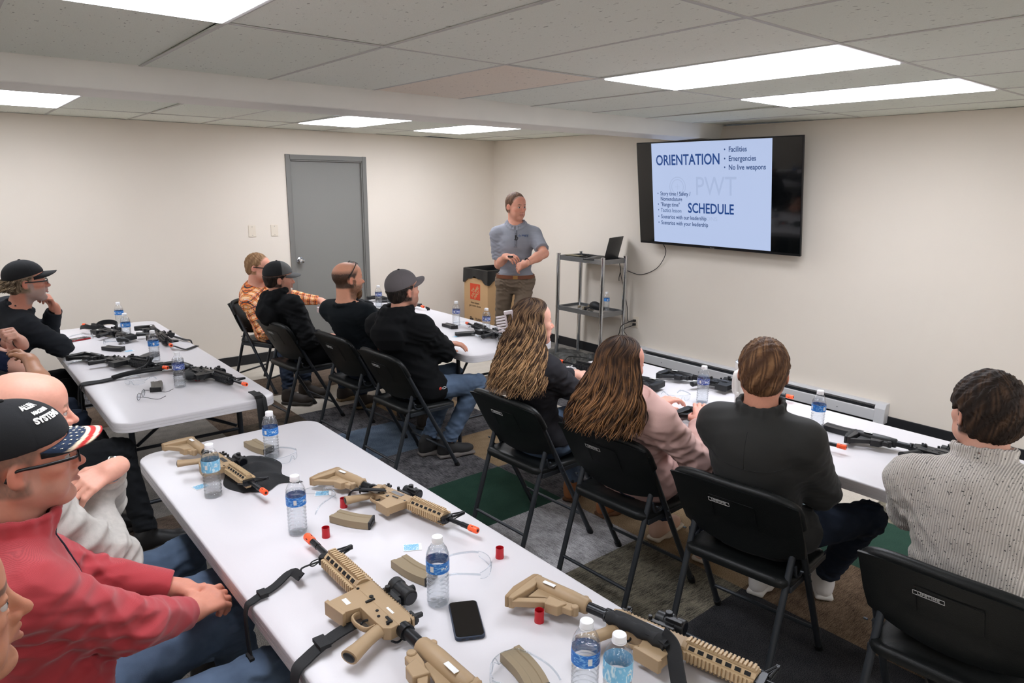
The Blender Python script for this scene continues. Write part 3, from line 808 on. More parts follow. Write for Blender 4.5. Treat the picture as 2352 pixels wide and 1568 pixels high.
    g.tube(smoothpath(pts, 4), [.020,.0195,.019,.0185,.018,.0175,.0175,.0175,.0175,.018,.0185,.019,.0195,.0205,.0215,.022,.0225], 16, flat=(.72,(0,0,1.)))
    gp = g.build('pistol_grip', bm, e, smooth='auto', angle=50)
    g = G(); g.ell((-.1425,-.1335,0), (.017,.003,.011), M=rot('Z', math.radians(-22))); g.build('grip_plug', bkp, gp)
    # railed handguard
    g = G(); r_ = .0235
    oc = [(r_*math.cos(math.radians(a)), r_*math.sin(math.radians(a))) for a in range(0, 360, 30)]
    g.prism(oc, .082, .262, M=np.array([[0,0,1,0],[1,0,0,.018],[0,1,0,0],[0,0,0,1.]]))
    for q in range(4):
        Rq = rot('X', math.radians(90*q))
        M = np.eye(4); M[:3,:3] = Rq[:3,:3]; M[:3,3] = (0,.018,0)
        g2 = G(); g2.box((.172,.0255,0), (.178,.006,.019))
        for k in range(17): g2.box((.09+k*.0102, .0305, 0), (.0056,.0045,.021))
        g.add(np.concatenate(g2.v), g2.f, 0, M)
    for k in range(7):
        for a in (45, 135, 225, 315):
            M = np.eye(4); M[:3,:3] = rot('X', math.radians(a))[:3,:3]; M[:3,3] = (0,.018,0)
            g2 = G(); g2.box((.102+k*.0235,.0236,0), (.0145,.0015,.0095)); g.add(np.concatenate(g2.v), g2.f, 1, M)
    g.build('rail_handguard', [rm, mat('rail_slot', (14,14,14), .8)], e)
    g = G(); g.cyl((.076,.018,0), (.088,.018,0), .026, n=20); g.build('delta_ring', bm, e, smooth='auto')
    # barrel, gas block with folding front sight, orange tip
    g = G(); g.cyl((.26,.018,0), (.385,.018,0), .0085, n=14); g.cyl((.345,.018,0), (.385,.018,0), .0098, n=14); g.build('barrel', gun, e, smooth='auto')
    g = G(); g.tube([(.382,.018,0),(.384,.018,0),(.388,.018,0),(.420,.018,0),(.423,.018,0)], [.0105,.0118,.0122,.0122,.011], 16)
    tp = g.build('orange_muzzle_tip', orange, e, smooth='auto'); tp['label'] = 'bright orange safety tip'
    g = G(); g.cyl((.4225,.018,0), (.4237,.018,0), .0058, n=12)
    for a in range(4): 
        c = np.array([.400, .018+.0117*math.cos(a*math.pi/2+.4), .0117*math.sin(a*math.pi/2+.4)]); g.ell(c, (.007,.0016,.0016), nu=8, nv=5)
    g.build('bore', mat('bore_dark', (70,24,14), .8), tp)
    g = G(); g.prism([(.262,-.008),(.266,.036),(.276,.040),(.282,.036),(.284,-.004),(.274,-.014)], -.012, .012)
    for s in (-1,1): g.tube([(.266,.03,s*.008),(.285,.088,s*.004),(.290,.09,s*.003)], .0032, 6); g.tube([(.284,.03,s*.008),(.290,.09,s*.003)], .003, 6)
    g.box((.287,.088,0), (.01,.012,.012)); g.cyl((.285,.04,0), (.285,.085,0), .002, n=6)
    g.tube(smoothpath([(.27,-.012,0),(.268,-.03,.006),(.28,-.036,.008),(.29,-.026,.006),(.284,-.01,0)], 4), .002, 6)
    g.build('front_sight', gun, e, smooth='auto', bevel=.0008)
    # optic and rear sight
    g = G(); g.box((-.005,.054,0), (.07,.012,.026)); g.box((.0,.065,0), (.04,.016,.016)); 
    g.tube([(-.036,.090,0),(-.034,.090,0),(-.012,.090,0),(-.01,.090,0),(.020,.090,0),(.022,.090,0),(.044,.090,0),(.046,.090,0)], [.017,.0205,.0205,.019,.019,.022,.022,.018], 20)
    g.cyl((-.002,.105,0), (-.002,.120,0), .010, n=12); g.cyl((-.002,.09,.015), (-.002,.09,.031), .010, n=12); g.cyl((.012,.052,-.013), (.012,.052,-.026), .007, n=10)
    g.cyl((-.04,.056,.012), (-.04,.056,.022), .006, n=8); g.box((.02,.075,.02), (.045,.012,.01))
    op = g.build('red_dot_sight', bkp, e, smooth='auto', bevel=.001)
    for xa, xb, rr in ((.0455,.0468,.0165),(-.0352,-.0368,.0155)): g = G(); g.cyl((xa,.090,0), (xb,.090,0), rr, n=20); g.build('lens', mat('dark_lens', (12,14,20), .08), op)
    g = G(); g.box((-.108,.052,0), (.03,.008,.022)); g.prism([(-.114,.05),(-.112,.078),(-.104,.078),(-.100,.05)], -.005, .005)
    g.cyl((-.107,.062,.009), (-.107,.062,.016), .006, n=8); g.build('rear_sight', bkp, e, smooth='auto', bevel=.001)
    g = G(); g.box((-.118,.034,0), (.012,.008,.026)); g.tube(smoothpath([(-.134,.012,.018),(-.14,-.01,.02),(-.136,-.024,.012)],3), .003, 6); g.build('charging_handle', gun, e, smooth='auto', bevel=.001)
    return e
def place(o, mx, dirv, side=1, z=TZ+.034, roll=0., s=1., pitch=0.):
    """muzzle tip at mx (x, y), pointing along dirv; side=1 right side up, -1 left side up"""
    d = np.array([dirv[0], dirv[1], 0.]); d /= np.linalg.norm(d)
    zz = np.array([0,0,float(side)]); y = np.cross(zz, d)
    if pitch: d = d*math.cos(pitch)+np.array([0,0,math.sin(pitch)]); d/=np.linalg.norm(d); zz=np.cross(d,y)
    M = np.eye(4); M[:3,0] = d; M[:3,1] = y; M[:3,2] = zz
    M[:3,:3] = M[:3,:3]@rot('X', roll)[:3,:3]
    M[:3,:3] *= s
    M[:3,3] = np.array([mx[0], mx[1], z])-M[:3,:3]@np.array([.423,.018,0])
    o.matrix_world = Matrix(M)
    return M
def ribbon(pts, w, th=.0022, side=None, n=6, twist=None):
    """flat strap following pts; side = width direction per point or one vector"""
    P = smoothpath(pts, n); k = len(P); T_ = np.gradient(P, axis=0); T_ /= np.linalg.norm(T_, axis=1)[:,None]
    if side is None: side = (0,0,1.)
    S = np.array(side, float)
    if S.ndim == 1: S = np.tile(S, (k,1))
    else:
        q = np.linspace(0, len(S)-1, k); i = np.minimum(q.astype(int), len(S)-2); f = (q-i)[:,None]; S = S[i]*(1-f)+S[i+1]*f
    S = S-(S*T_).sum(1)[:,None]*T_; S /= np.linalg.norm(S, axis=1)[:,None]
    Nn = np.cross(T_, S)
    V = np.stack([P+S*w/2+Nn*th, P-S*w/2+Nn*th, P-S*w/2-Nn*th, P+S*w/2-Nn*th], 1).reshape(-1,3)
    F = []
    for i in range(k-1):
        for j in range(4): F.append((i*4+j, i*4+(j+1)%4, (i+1)*4+(j+1)%4, (i+1)*4+j))
    F += [(3,2,1,0), tuple((k-1)*4+j for j in range(4))]
    return V, F
def sling(rf, M, parts, extra=None, name='sling'):
    """parts: (points in room coordinates, width, side)"""
    Mi = np.linalg.inv(M); g = G()
    for p in parts:
        V, F = ribbon(p[0], p[1], side=p[2]); g.add(V, F, 0, Mi)
    if extra:
        g2 = G(); extra(g2); g.add(np.concatenate(g2.v), g2.f, 0, Mi)
    return g.build(name, webm, rf, smooth='auto')
proto = {'tan': make_rifle(tan, tan2), 'black': make_rifle(bkp, bkr)}
used = set()
RIF = []
def rifle(kind, mx, d, side, label, **kw):
    o = proto[kind] if kind not in used else copy_tree(proto[kind]); used.add(kind)
    M = place(o, mx, d, side, **kw); tag(o, label, 'rifle', kind+' training rifles on the tables'); RIF.append(o)
    return o, M
def nosl(*a, **k): return rifle(*a, **k)
r1, M1 = rifle('tan', (-.082,-.29), (.065,-.75), 1, 'tan training rifle at the far end of its table, lying on a black cloth bag', z=TZ+.045, s=.85)
r2, M2 = rifle('tan', (.345,-.955), (.155,-.75), 1, 'tan training rifle with black band round its grip, by the table edge nearest the walkway', s=.875)
r3, M3 = rifle('tan', (-.092,-.655), (.0,1.), -1, 'tan training rifle pointing away from the camera, left side up with white marks', s=1.06, z=TZ+.036)
r4, M4 = rifle('tan', (.455,-2.04), (.21,-.978), 1, 'tan training rifle with black wrapped sling, muzzle cut off by the bottom edge', s=.94)
ra, Ma = rifle('black', (-.06,3.50), (-.20,.70), -1, 'black training rifle at the far end, butt pad turned to the camera', s=.90)
rb, Mb = rifle('black', (.275,2.36), (-.05,-.75), 1, 'black training rifle pointing straight at the camera, behind the bottles', s=.90)
rc_, Mc = rifle('black', (.105,1.76), (.30,-.62), 1, 'black training rifle with a bulky sling trailing over the table edge', s=.90)
rd, Md = rifle('black', (.345,1.13), (.14,-.6), 1, 'black training rifle on the table corner, its sling hanging over the end', s=.90)
re_, Me = rifle('black', (2.494,-.842), (.126,-.76), 1, 'black training rifle along the heater side, behind the white tumbler', s=.90)
rf_, Mf = rifle('black', (1.996,-1.353), (.11,-.74), 1, 'black training rifle in front of the charcoal jacket, orange tip in the open', s=.90)
rg_, Mg = rifle('black', (2.28,-2.03), (.08,-.75), 1, 'black training rifle partly hidden behind the knit sweater man', s=.90)
rh_, Mh = rifle('black', (2.05,.475), (-.10,.72), -1, 'black training rifle behind the two women, its railed handguard showing', s=.90)
ri_, Mi_ = rifle('black', (2.30,1.80), (.10,.72), -1, 'black training rifle at the near end of the back table, tip pointing away', s=.90)
rj_, Mj = rifle('black', (2.10,2.0), (.08,-.74), 1, 'black training rifle beside the grey-capped man\'s shoulder', s=.90)
rk_, Mk_ = rifle('black', (2.43,2.62), (.06,-.74), 1, 'black training rifle behind the grey cap, farthest muzzle tip on the back table', s=.90)
# slings and cloths
E_ = -.345
def buckle(g, p, ax=(1,0,0)):
    g.box(p, (.035,.02,.012)); 
h3 = M3[:3,:3]@np.array([.262,-.062,.004])+M3[:3,3]
sling(r3, M3, [([tuple(h3+np.array([-.02,-.03,0])),(-.20,-.79,.757),(-.26,-.82,.75),(-.325,-.845,.748),(-.352,-.855,.735),(-.358,-.87,.66),(-.36,-.9,.55),(-.362,-.93,.4),(-.36,-.94,.2)], .026, [(.3,1,0),(.2,1,.0),(0,1,0),(0,1,0)]),
               ([(-.17,-1.12,.756),(-.24,-1.14,.76),(-.31,-1.16,.75),(-.352,-1.18,.735),(-.362,-1.2,.66),(-.365,-1.22,.5),(-.365,-1.25,.3),(-.36,-1.27,.1)], .036, (0,1,0))],
      lambda g: (g.tube(smoothpath([M3[:3,:3]@np.array([.270,-.012,0])+M3[:3,3], h3+np.array([.0,.012,0]), h3+np.array([-.012,-.02,0]), h3+np.array([-.024,-.028,0])],4), .0028, 6), g.box((-.30,-.838,.753), (.022,.032,.012)), g.box((-.362,-.89,.60), (.012,.034,.04)), g.box((-.27,-1.148,.764), (.028,.046,.01))))
def lp_(M, *pts): return [M[:3,:3]@np.array(p)+M[:3,3] for p in pts]
sling(r2, M2, [(lp_(M2, (-.055,.0,.024),(-.075,-.03,.030),(-.115,-.06,.031),(-.155,-.075,.022),(-.175,-.085,.0),(-.165,-.10,-.026)), .034, tuple(M2[:3,:3]@np.array([.5,-.6,.2]))),
               (lp_(M2, (-.14,.005,.0),(-.15,-.03,.010),(-.14,-.06,.026),(-.12,-.075,.028)), .022, tuple(M2[:3,2]))], name='grip_band')
sling(r4, M4, [(lp_(M4, (-.125,-.005,.022),(-.09,-.012,.030),(-.03,-.018,.033),(.03,-.022,.033),(.062,-.03,.030)), .040, tuple(M4[:3,1])),
               (lp_(M4, (.03,-.015,.036),(.07,-.04,.030),(.10,-.08,.008),(.14,-.13,-.018),(.19,-.17,-.030)), .042, tuple(M4[:3,:3]@np.array([.8,-.3,.3])))],
      lambda g: g.tube(smoothpath(lp_(M4, (-.125,-.02,.020),(-.07,-.026,.026),(.0,-.03,.026),(.05,-.035,.022)), 5), [.015+.003*math.sin(k*1.7) for k in range(16)], 10))
sling(rc_, Mc, [([(.10,1.86,.755),(.06,1.80,.77),(0,1.78,.772),(-.07,1.80,.768),(-.15,1.79,.755),(-.22,1.775,.75),(-.30,1.77,.748),(-.336,1.765,.742),(-.345,1.76,.68),(-.35,1.75,.60)], .03, (.1,1,.2)),
               ([(-.16,1.81,.752),(-.24,1.80,.748),(-.33,1.80,.746),(-.35,1.80,.70),(-.36,1.78,.63)], .022, (0,1,0)), ([(.05,1.93,.80),(.04,1.88,.81),(0,1.83,.79),(-.05,1.83,.775)], .04, (.5,1,.0))],
      lambda g: g.tube(smoothpath([(.08,1.80,.765),(.0,1.79,.77),(-.1,1.80,.765),(-.18,1.79,.755)],4), .014, 8))
sling(rd, Md, [([(.33,1.02,.765),(.335,.96,.76),(.337,.925,.74),(.338,.918,.66),(.34,.912,.5),(.34,.908,.3),(.34,.905,.1)], .034, (1,.0,0)), ([(.355,1.0,.76),(.36,.95,.752),(.362,.92,.73),(.363,.905,.6),(.365,.9,.4),(.36,.9,.12)], .022, (1,.2,0)),
               ([(.17,1.62,.78),(.15,1.54,.79),(.17,1.46,.78),(.22,1.42,.775)], .04, (1,.4,.4))], lambda g: (g.box((.34,.902,.36), (.05,.012,.05)), g.box((.336,.93,.758), (.04,.012,.014)), g.ell((.155,1.50,.775), (.035,.06,.022))))
sling(rb, Mb, [([(.30,2.40,.76),(.34,2.30,.75),(.38,2.32,.748),(.42,2.36,.746),(.45,2.4,.74)], .022, (0,1,0)), ([(.38,2.72,.76),(.42,2.6,.752),(.45,2.55,.745),(.455,2.55,.68)], .026, (.4,1,0))])
sling(ra, Ma, [([(.09,3.15,.78),(.12,3.22,.80),(.09,3.29,.81),(.03,3.31,.805),(-.01,3.26,.79),(.02,3.2,.78)], .035, (0,0,1)), ([(-.02,3.2,.79),(-.08,3.25,.80),(-.1,3.35,.78)], .03, (.4,0,1))])
sling(rf_, Mf, [([(1.96,-1.02,.79),(2.0,-1.0,.80),(2.05,-1.06,.80),(2.06,-1.12,.785),(2.02,-1.17,.78)], .028, (.5,.2,.8)), ([(1.93,-.86,.76),(1.98,-.80,.79),(2.05,-.82,.80),(2.08,-.9,.79),(2.05,-.98,.78)], .035, (.2,.2,1))])
sling(rk_, Mk_, [([(2.36,3.0,.78),(2.40,3.1,.80),(2.46,3.05,.79),(2.45,2.9,.78)], .03, (.2,.2,1)), ([(2.45,2.6,.75),(2.49,2.62,.748),(2.50,2.7,.748)], .02, (0,.3,1))])
g = G(); V = []; F = []; rng = random.Random(5)
nx, ny = 22, 34
for i in range(nx):
    for j in range(ny):
        x, y = -1+2*i/(nx-1), -1+2*j/(ny-1); r_ = max(abs(x), abs(y))
        z = .003+.024*(1-r_**4)+.008*math.sin(5*x+3*math.sin(4*y))*(1-r_)+.006*math.sin(11*y+4*x)*(1-r_)
        V.append((.02+.105*x+.02*math.sin(4*y), .10+.17*y+.02*math.sin(5*x), TZ+max(z,.001)))
for i in range(nx-1):
    for j in range(ny-1): a = i*ny+j; F.append((a, a+ny, a+ny+1, a+1))
g.add(V, F, 0, np.array([[1,0,0,-.045],[0,1,0,-.10],[0,0,1,0],[0,0,0,1.]])); cl = g.build('cloth_bag', mat('black_cloth', (26,27,29), .8, bump=(200,.5)), None, smooth=True); tag(cl, 'black cloth bag spread under the tan rifle at the table end', 'bag')
# black gear behind the bald man's beard
g = G()
for k in range(9):
    a = k*.7; c = np.array([1.97+.05*math.cos(a), 3.02+.16*math.sin(a*.6), TZ+.03])
    g.tube(smoothpath([c, c+(.05,.03,.04), c+(.1,-.02,.02), c+(.12,.05,-.01)], 4), .009, 7)
g.box((1.98,3.02,TZ+.028), (.12,.2,.05)); g.box((1.90,3.16,TZ+.02), (.07,.2,.035)); 
o = g.build('tactical_vest', webm, None, smooth='auto', bevel=.004); tag(o, 'heap of black webbing gear on the back table, behind the bald man\'s beard', 'webbing')

# ---------------------------------------------------------------- magazines
def make_mag(bm, endm):
    e = empty('rifle_magazine', (0,0,0)); n = 15; g = G(); V = []; F = []
    th = .0118; prof = [(-.030,-th),(-.030,th),(-.012,th),(-.010,th-.002),(.012,th-.002),(.014,th),(.030,th),(.030,-th),(.014,-th),(.012,-th+.002),(-.010,-th+.002),(-.012,-th)]
    k = len(prof); R_ = .30
    for i in range(n):
        s_ = i/(n-1); a = max(0, s_-.25)*.48
        cx = -.085+.045+ (R_*math.sin(a) if s_ > .25 else (s_-.25)*.18); cy = -(R_*(1-math.cos(a))) if s_ > .25 else 0
        ux, uy = math.sin(a), math.cos(a)
        for u, w in prof: V.append((cx+u*ux, cy+u*uy, w))
    for i in range(n-1):
        for j in range(k): F.append((i*k+j, i*k+(j+1)%k, (i+1)*k+(j+1)%k, (i+1)*k+j))
    F += [tuple(range(k-1,-1,-1)), tuple((n-1)*k+j for j in range(k))]
    g.add(V, F); b_ = g.build('magazine_body', bm, e, smooth='auto', angle=30)
    g = G(); a = .75*.48; c = np.array([-.085+.045+R_*math.sin(a), -R_*(1-math.cos(a)), 0]); d = np.array([math.cos(a), -math.sin(a), 0])
    M = np.eye(4); M[:3,0] = d; M[:3,1] = (-d[1], d[0], 0); M[:3,3] = c
    g.box((0,0,0), (.008,.062,.0265)); g.box((.005,0,0), (.004,.035,.012)); g.cyl((.003,.022,0), (.0065,.022,0), .0045, n=10)
    g.build('end_plate', endm, e, M=Matrix(M), bevel=.0015)
    g = G(); g.box((-.0865,-.008,.0), (.003,.02,.014)); g.build('feed_opening', endm, e)
    return e
magt = mat('tan_magazine', (142,126,100), .5, .15); magb = mat('black_magazine', (40,41,43), .35, .3); magg = mat('grey_magazine', (92,88,82), .4, .4)
mp_ = {'tan': make_mag(magt, blk), 'black': make_mag(magb, blk), 'grey': make_mag(magg, blk)}
mused = set()
def mag(kind, a, b, label, flip=1):
    """a: open (feed) end, b: base end, in room coordinates"""
    o = mp_[kind] if kind not in mused else copy_tree(mp_[kind]); mused.add(kind)
    a, b = np.array(a[:2]), np.array(b[:2]); c = (a+b)/2; d = b-a; ang = math.atan2(d[1], d[0])
    o.matrix_world = Matrix.Translation((c[0], c[1], TZ+.0135))@Matrix.Rotation(ang, 4, 'Z')@Matrix.Rotation(0 if flip > 0 else math.pi, 4, 'X')
    o.scale = (.92,.92,1); tag(o, label, 'magazine', kind+' rifle magazines on the tables')
def pz(x, y, z=TZ+.012): return pix(x, y, z)[:2]
mag('tan', pz(566,1012), pz(622,1045), 'tan magazine behind the bottle at the far table end', -1)
mag('tan', pz(770,1185), pz(855,1208), 'tan magazine between the banded rifle and the red cap', -1)
mag('tan', pz(918,1290), pz(985,1338), 'tan magazine lying behind the middle water bottle', -1)
mag('tan', pz(1170,1500), pz(1262,1590), 'tan magazine at the bottom edge of the picture beside safety glasses', 1)
mag('black', pz(230,797), pz(292,805), 'black magazine under clear glasses on the table of black rifles', -1)
mag('black', pz(262,765), pz(294,772), 'black magazine half hidden by the two touching bottles', 1)
mag('grey', pz(358,878), pz(368,898), 'grey metal magazine beside the thin-framed spectacles', 1)
mag('black', pz(330,822), pz(352,812), 'black magazine tucked behind the sling rifle', 1)
mag('black', pz(1020,745), pz(1052,752), 'black magazine on the back table beside the bottle', 1)
mag('black', pz(1048,768), pz(1092,764), 'black magazine near the table corner by the clear glasses', 1)
mag('black', pz(1900,980), pz(1960,998), 'black magazine behind the bottle on the heater-side table', -1)

# ---------------------------------------------------------------- bottles
def thin_clear(name, tint, fac, rough=.03, bump=None, refr=0.):
    m = bpy.data.materials.new(name); m.use_nodes = True; nt = m.node_tree; N = nt.nodes; L = nt.links; N.remove(N['Principled BSDF'])
    out = N['Material Output']; tr = N.new('ShaderNodeBsdfTransparent'); tr.inputs[0].default_value = lin(tint)
    gl = N.new('ShaderNodeBsdfGlossy'); gl.inputs['Roughness'].default_value = rough; gl.inputs[0].default_value = (.95,.95,.97,1)
    lw = N.new('ShaderNodeLayerWeight'); lw.inputs['Blend'].default_value = fac
    pw = N.new('ShaderNodeMath'); pw.operation = 'POWER'; pw.inputs[1].default_value = 2.5; L.new(lw.outputs['Facing'], pw.inputs[0])
    ma = N.new('ShaderNodeMath'); ma.operation = 'MULTIPLY_ADD'; ma.inputs[1].default_value = .6; ma.inputs[2].default_value = .05; L.new(pw.outputs[0], ma.inputs[0])
    mx = N.new('ShaderNodeMixShader'); L.new(ma.outputs[0], mx.inputs[0]); L.new(tr.outputs[0], mx.inputs[1]); L.new(gl.outputs[0], mx.inputs[2])
    last = mx
    if refr > 0:
        rf = N.new('ShaderNodeBsdfRefraction'); rf.inputs['IOR'].default_value = 1.2; rf.inputs[0].default_value = lin(tint)
        m2 = N.new('ShaderNodeMixShader'); m2.inputs[0].default_value = refr; L.new(mx.outputs[0], m2.inputs[1]); L.new(rf.outputs[0], m2.inputs[2]); last = m2
        if bump: L.new
    if bump:
        tc = N.new('ShaderNodeTexCoord'); mp = N.new('ShaderNodeMapping'); mp.inputs['Scale'].default_value = bump[2]
        nz = N.new('ShaderNodeTexNoise'); nz.inputs['Scale'].default_value = bump[0]; L.new(tc.outputs['Object'], mp.inputs[0]); L.new(mp.outputs[0], nz.inputs['Vector'])
        bp = N.new('ShaderNodeBump'); bp.inputs['Strength'].default_value = bump[1]; bp.inputs['Distance'].default_value = .004; L.new(nz.outputs['Fac'], bp.inputs['Height'])
        L.new(bp.outputs[0], gl.inputs['Normal']); L.new(bp.outputs[0], lw.inputs['Normal'])
        if refr > 0: L.new(bp.outputs[0], rf.inputs['Normal'])
    L.new(last.outputs[0], out.inputs['Surface'])
    return m
shell = thin_clear('bottle_plastic', (252,253,254), .42, .04, (1., .5, (40,40,90)))
water = thin_clear('water', (250,252,253), .35, .02, (1., .9, (25,25,70)), refr=.2)
clear = thin_clear('clear_lens', (247,249,250), .35, .03)
clear_rim = thin_clear('clear_rim', (236,240,243), .5, .1)
capw = mat('bottle_cap_white', (240,240,242), .4); capb = mat('bottle_cap_blue', (30,110,190), .4)
def label_mat(name, a, b_, sc_=(20,20,60)):
    m = mat(name, a, .35); nt = m.node_tree; N = nt.nodes; L = nt.links; b = N['Principled BSDF']
    tc = N.new('ShaderNodeTexCoord'); mp = N.new('ShaderNodeMapping'); mp.inputs['Scale'].default_value = sc_; L.new(tc.outputs['Object'], mp.inputs[0])
    nz = N.new('ShaderNodeTexNoise'); nz.inputs['Scale'].default_value = 2.2; nz.inputs['Distortion'].default_value = 2.; L.new(mp.outputs[0], nz.inputs['Vector'])
    cr = N.new('ShaderNodeValToRGB'); cr.color_ramp.elements[0].position = .5; cr.color_ramp.elements[0].color = lin(a); cr.color_ramp.elements[1].position = .62; cr.color_ramp.elements[1].color = lin(b_)
    L.new(nz.outputs['Fac'], cr.inputs[0]); L.new(cr.outputs[0], b.inputs['Base Color']); return m
lbb = label_mat('label_blue', (36,112,196), (120,176,226)); lbn = label_mat('label_navy', (52,74,146), (190,200,226)); lbw = label_mat('label_wave', (120,186,220), (206,230,240), (30,30,14))
def bottle(kind='w', level=.145, fancy=0):
    e = empty('water_bottle', (0,0,0)); h = .203
    ridg = [(.0298+.0011*math.sin(k*1.35), .012+k*.0026) for k in range(34)]
    prof = [(.012,.004),(.022,.001),(.0285,.004),(.0300,.010)]+ridg+[(.0282,.101),(.0312,.106),(.0312,.132),(.0316,.138),(.0305,.150),(.026,.163),(.018,.176),(.0125,.183),(.0125,.186)]
    g = G(); th = 30
    g.lathe(prof, th); g.build('bottle_shell', shell, e, smooth=True)
    wp = [(r-.0011, max(z, .0045)) for r, z in prof if z <= level]; wp += [(wp[-1][0], level)]
    g = G(); g.lathe(wp, th); g.build('water', water, e, smooth='auto', angle=60)
    g = G(); g.lathe([(.0128,.1845),(.0150,.185),(.0152,.196),(.0142,.1985),(.010,.199)], 24); g.lathe([(.0158,.1815),(.0158,.184),(.0125,.184)], 20); g.build('cap', capb if kind == 'b' else capw, e, smooth='auto')
    g = G(); z0, z1 = (.103,.134) if kind != 'v' else (.100,.142)
    lm = {'w': lbb, 'b': lbb, 'n': lbn, 'v': lbw}[kind]
    g.lathe([(.0312,z0),(.0317,z0+.0005),(.0317,z1-.0005),(.0312,z1)], th); del g.f[-2:], g.m[-2:]
    lb = g.build('label', lm, e, smooth='auto')
    g = G()
    for a0, wd in ((3.6,.5),(4.6,.25),(1.2,.6),(.2,.3)):
        for k in range(8 if wd < .4 else 4):
            a = a0+wd*(k/8 if wd < .4 else k/4)
            c = np.array([.0319*math.cos(a), .0319*math.sin(a), (z0+z1)/2+(.006*math.sin(k*3) if wd > .4 else 0)])
            M = frame(c, (-math.sin(a), math.cos(a), 0), (math.cos(a), math.sin(a), 0))
            g2 = G(); g2.box((0,0,0), (.0011 if wd < .4 else .0035, .016 if wd < .4 else .004, .0003)); g.add(np.concatenate(g2.v), g2.f, 0, M)
    g.build('label_print', whitep, lb)
    return e
BP = {}
def put_bottle(x, y, kind, label, yaw=0., level=.145, s=1.):
    key = (kind, level)
    if key not in BP: BP[key] = bottle(kind, level); o = BP[key]
    else: o = copy_tree(BP[key])
    o.location = (x, y, TZ); o.rotation_euler = (0, 0, yaw); o.scale = (s, s, s)
    tag(o, label, 'bottle', 'clear water bottles on the tables')
for a in [(.096,.123,'w','full water bottle farthest along the tan-rifle table, beside the tan magazine',3.4,.175),
          (-.205,-.10,'v','water bottle with a light blue wave label, before the bag-backed tan rifle',3.6,.155),
          (-.078,-.55,'w','half-full water bottle standing between two tan rifles, barcode showing',3.9,.145),
          (.058,-1.16,'w','water bottle beside the black phone and the tan rifle stock',3.3,.165),
          (.105,-1.665,'w','large near water bottle cut off by the bottom edge, full label',3.9,.145),
          (.125,-1.74,'v','near water bottle cut off at the bottom edge with only its cap and shoulder showing',1.,.1),
          (.169,3.39,'w','water bottle farthest back on the black-rifle table',3.2,.145),
          (.107,2.85,'w','water bottle overlapping the farther one beside the black magazine',3.6,.165),
          (.116,2.11,'w','water bottle in front of the rifle that points at the camera',4.2,.145),
          (.083,1.425,'n','water bottle between the sling rifle and the corner rifle',3.,.16),
          (2.267,1.89,'n','water bottle at the near right of the back table by the clear glasses',3.3,.145),
          (2.27,1.50,'n','water bottle in front of the cardboard box, near the table end',3.6,.165),
          (2.13,3.28,'w','water bottle against the grey door frame',3.4,.145),
          (2.20,3.02,'n','first of two crowded bottles between the bald man and the grey cap',3.2,.145),
          (2.30,2.98,'n','second of two crowded bottles, tight against the grey cap',3.6,.145),
          (1.95,2.17,'b','water bottle with a blue cap at the hooded shoulder',3.5,.165),
          (2.13,-.535,'n','water bottle left of the white tumbler on the heater-side table',2.9,.145),
          (2.18,-1.13,'w','water bottle right of the charcoal jacket, before a black magazine',4.1,.165)]: put_bottle(*a)
o = copy_tree(BP[('w', .145)]); o.location = (4.50, 2.33, .557); tag(o, 'water bottle on the lower shelf behind the chrome post', 'bottle', 'clear water bottles on the tables')

# red plastic barrel caps
redm = mat('red_plastic', (196,24,38), .35, trans=.15)
def make_cap():
    g = G(); g.lathe([(.0128,0),(.0132,.002),(.0122,.016),(.0124,.034),(.0118,.034),(.0112,.018),(.011,.008)], 22); return g.build('barrel_cap', redm, None, smooth='auto')
c0 = make_cap()
for k, (x, y, lb) in enumerate([(-.02,-.633,'red plastic cap standing right of the half-full bottle'), (.335,-1.08,'red plastic cap nearest the walkway edge, alone by the tan muzzle'), (.217,-1.392,'red plastic cap standing left of the wrapped tan rifle'),
                                (.120,-.475,'red plastic cap half hidden behind a tan magazine'), (.195,1.50,'red plastic cap on the black-rifle table beside a rifle stock')]):
    o = c0 if k == 0 else c0.copy()
    if k: COL.objects.link(o)
    o.location = (x, y, TZ); tag(o, lb, 'cap', 'red plastic caps')

# clear safety glasses
def make_glasses():
    e = empty('safety_glasses', (0,0,0)); g = G(); n = 21; V = []; F = []
    for i in range(n):
        a = math.radians(-62+124*i/(n-1)); u = abs(i-(n-1)/2)/((n-1)/2)
        top = .040-.004*u; bot = .006+.016*max(0, 1-u*5)+.010*u**4
        for z in (bot, (bot+top)/2, top):
            k = 1+.04*(1-((z-.02)/.02)**2); V.append((.072*math.cos(a)*k-.03, .078*math.sin(a)*k, z))
    for i in range(n-1):
        for j in range(2): a = i*3+j; F.append((a, a+3, a+4, a+1))
    g.add(V, F); g.build('lens', clear, e, smooth=True)
    g = G(); g.tube([V[i*3] for i in range(n)], .0011, 6); g.tube([V[i*3+2] for i in range(n)], .0014, 6)
    g.tube(smoothpath([V[(n//2-2)*3],(.046,-.006,.03),(.046,.006,.03),V[(n//2+2)*3]],4), .0014, 6); g.build('rim', clear_rim, e, smooth=True)
    for s in (-1,1):
        g = G(); p0 = V[0] if s < 0 else V[(n-1)*3]
        g.tube(smoothpath([(p0[0],p0[1],.03),(p0[0]-.03,p0[1]-s*.0,.033),(-.085,s*.062,.03),(-.115,s*.058,.016),(-.128,s*.056,.003)],5), .0022, 6, flat=(1.8,(0,0,1)))
        g.build('temple', clear_rim, e, smooth=True)
    return e
g0 = make_glasses()
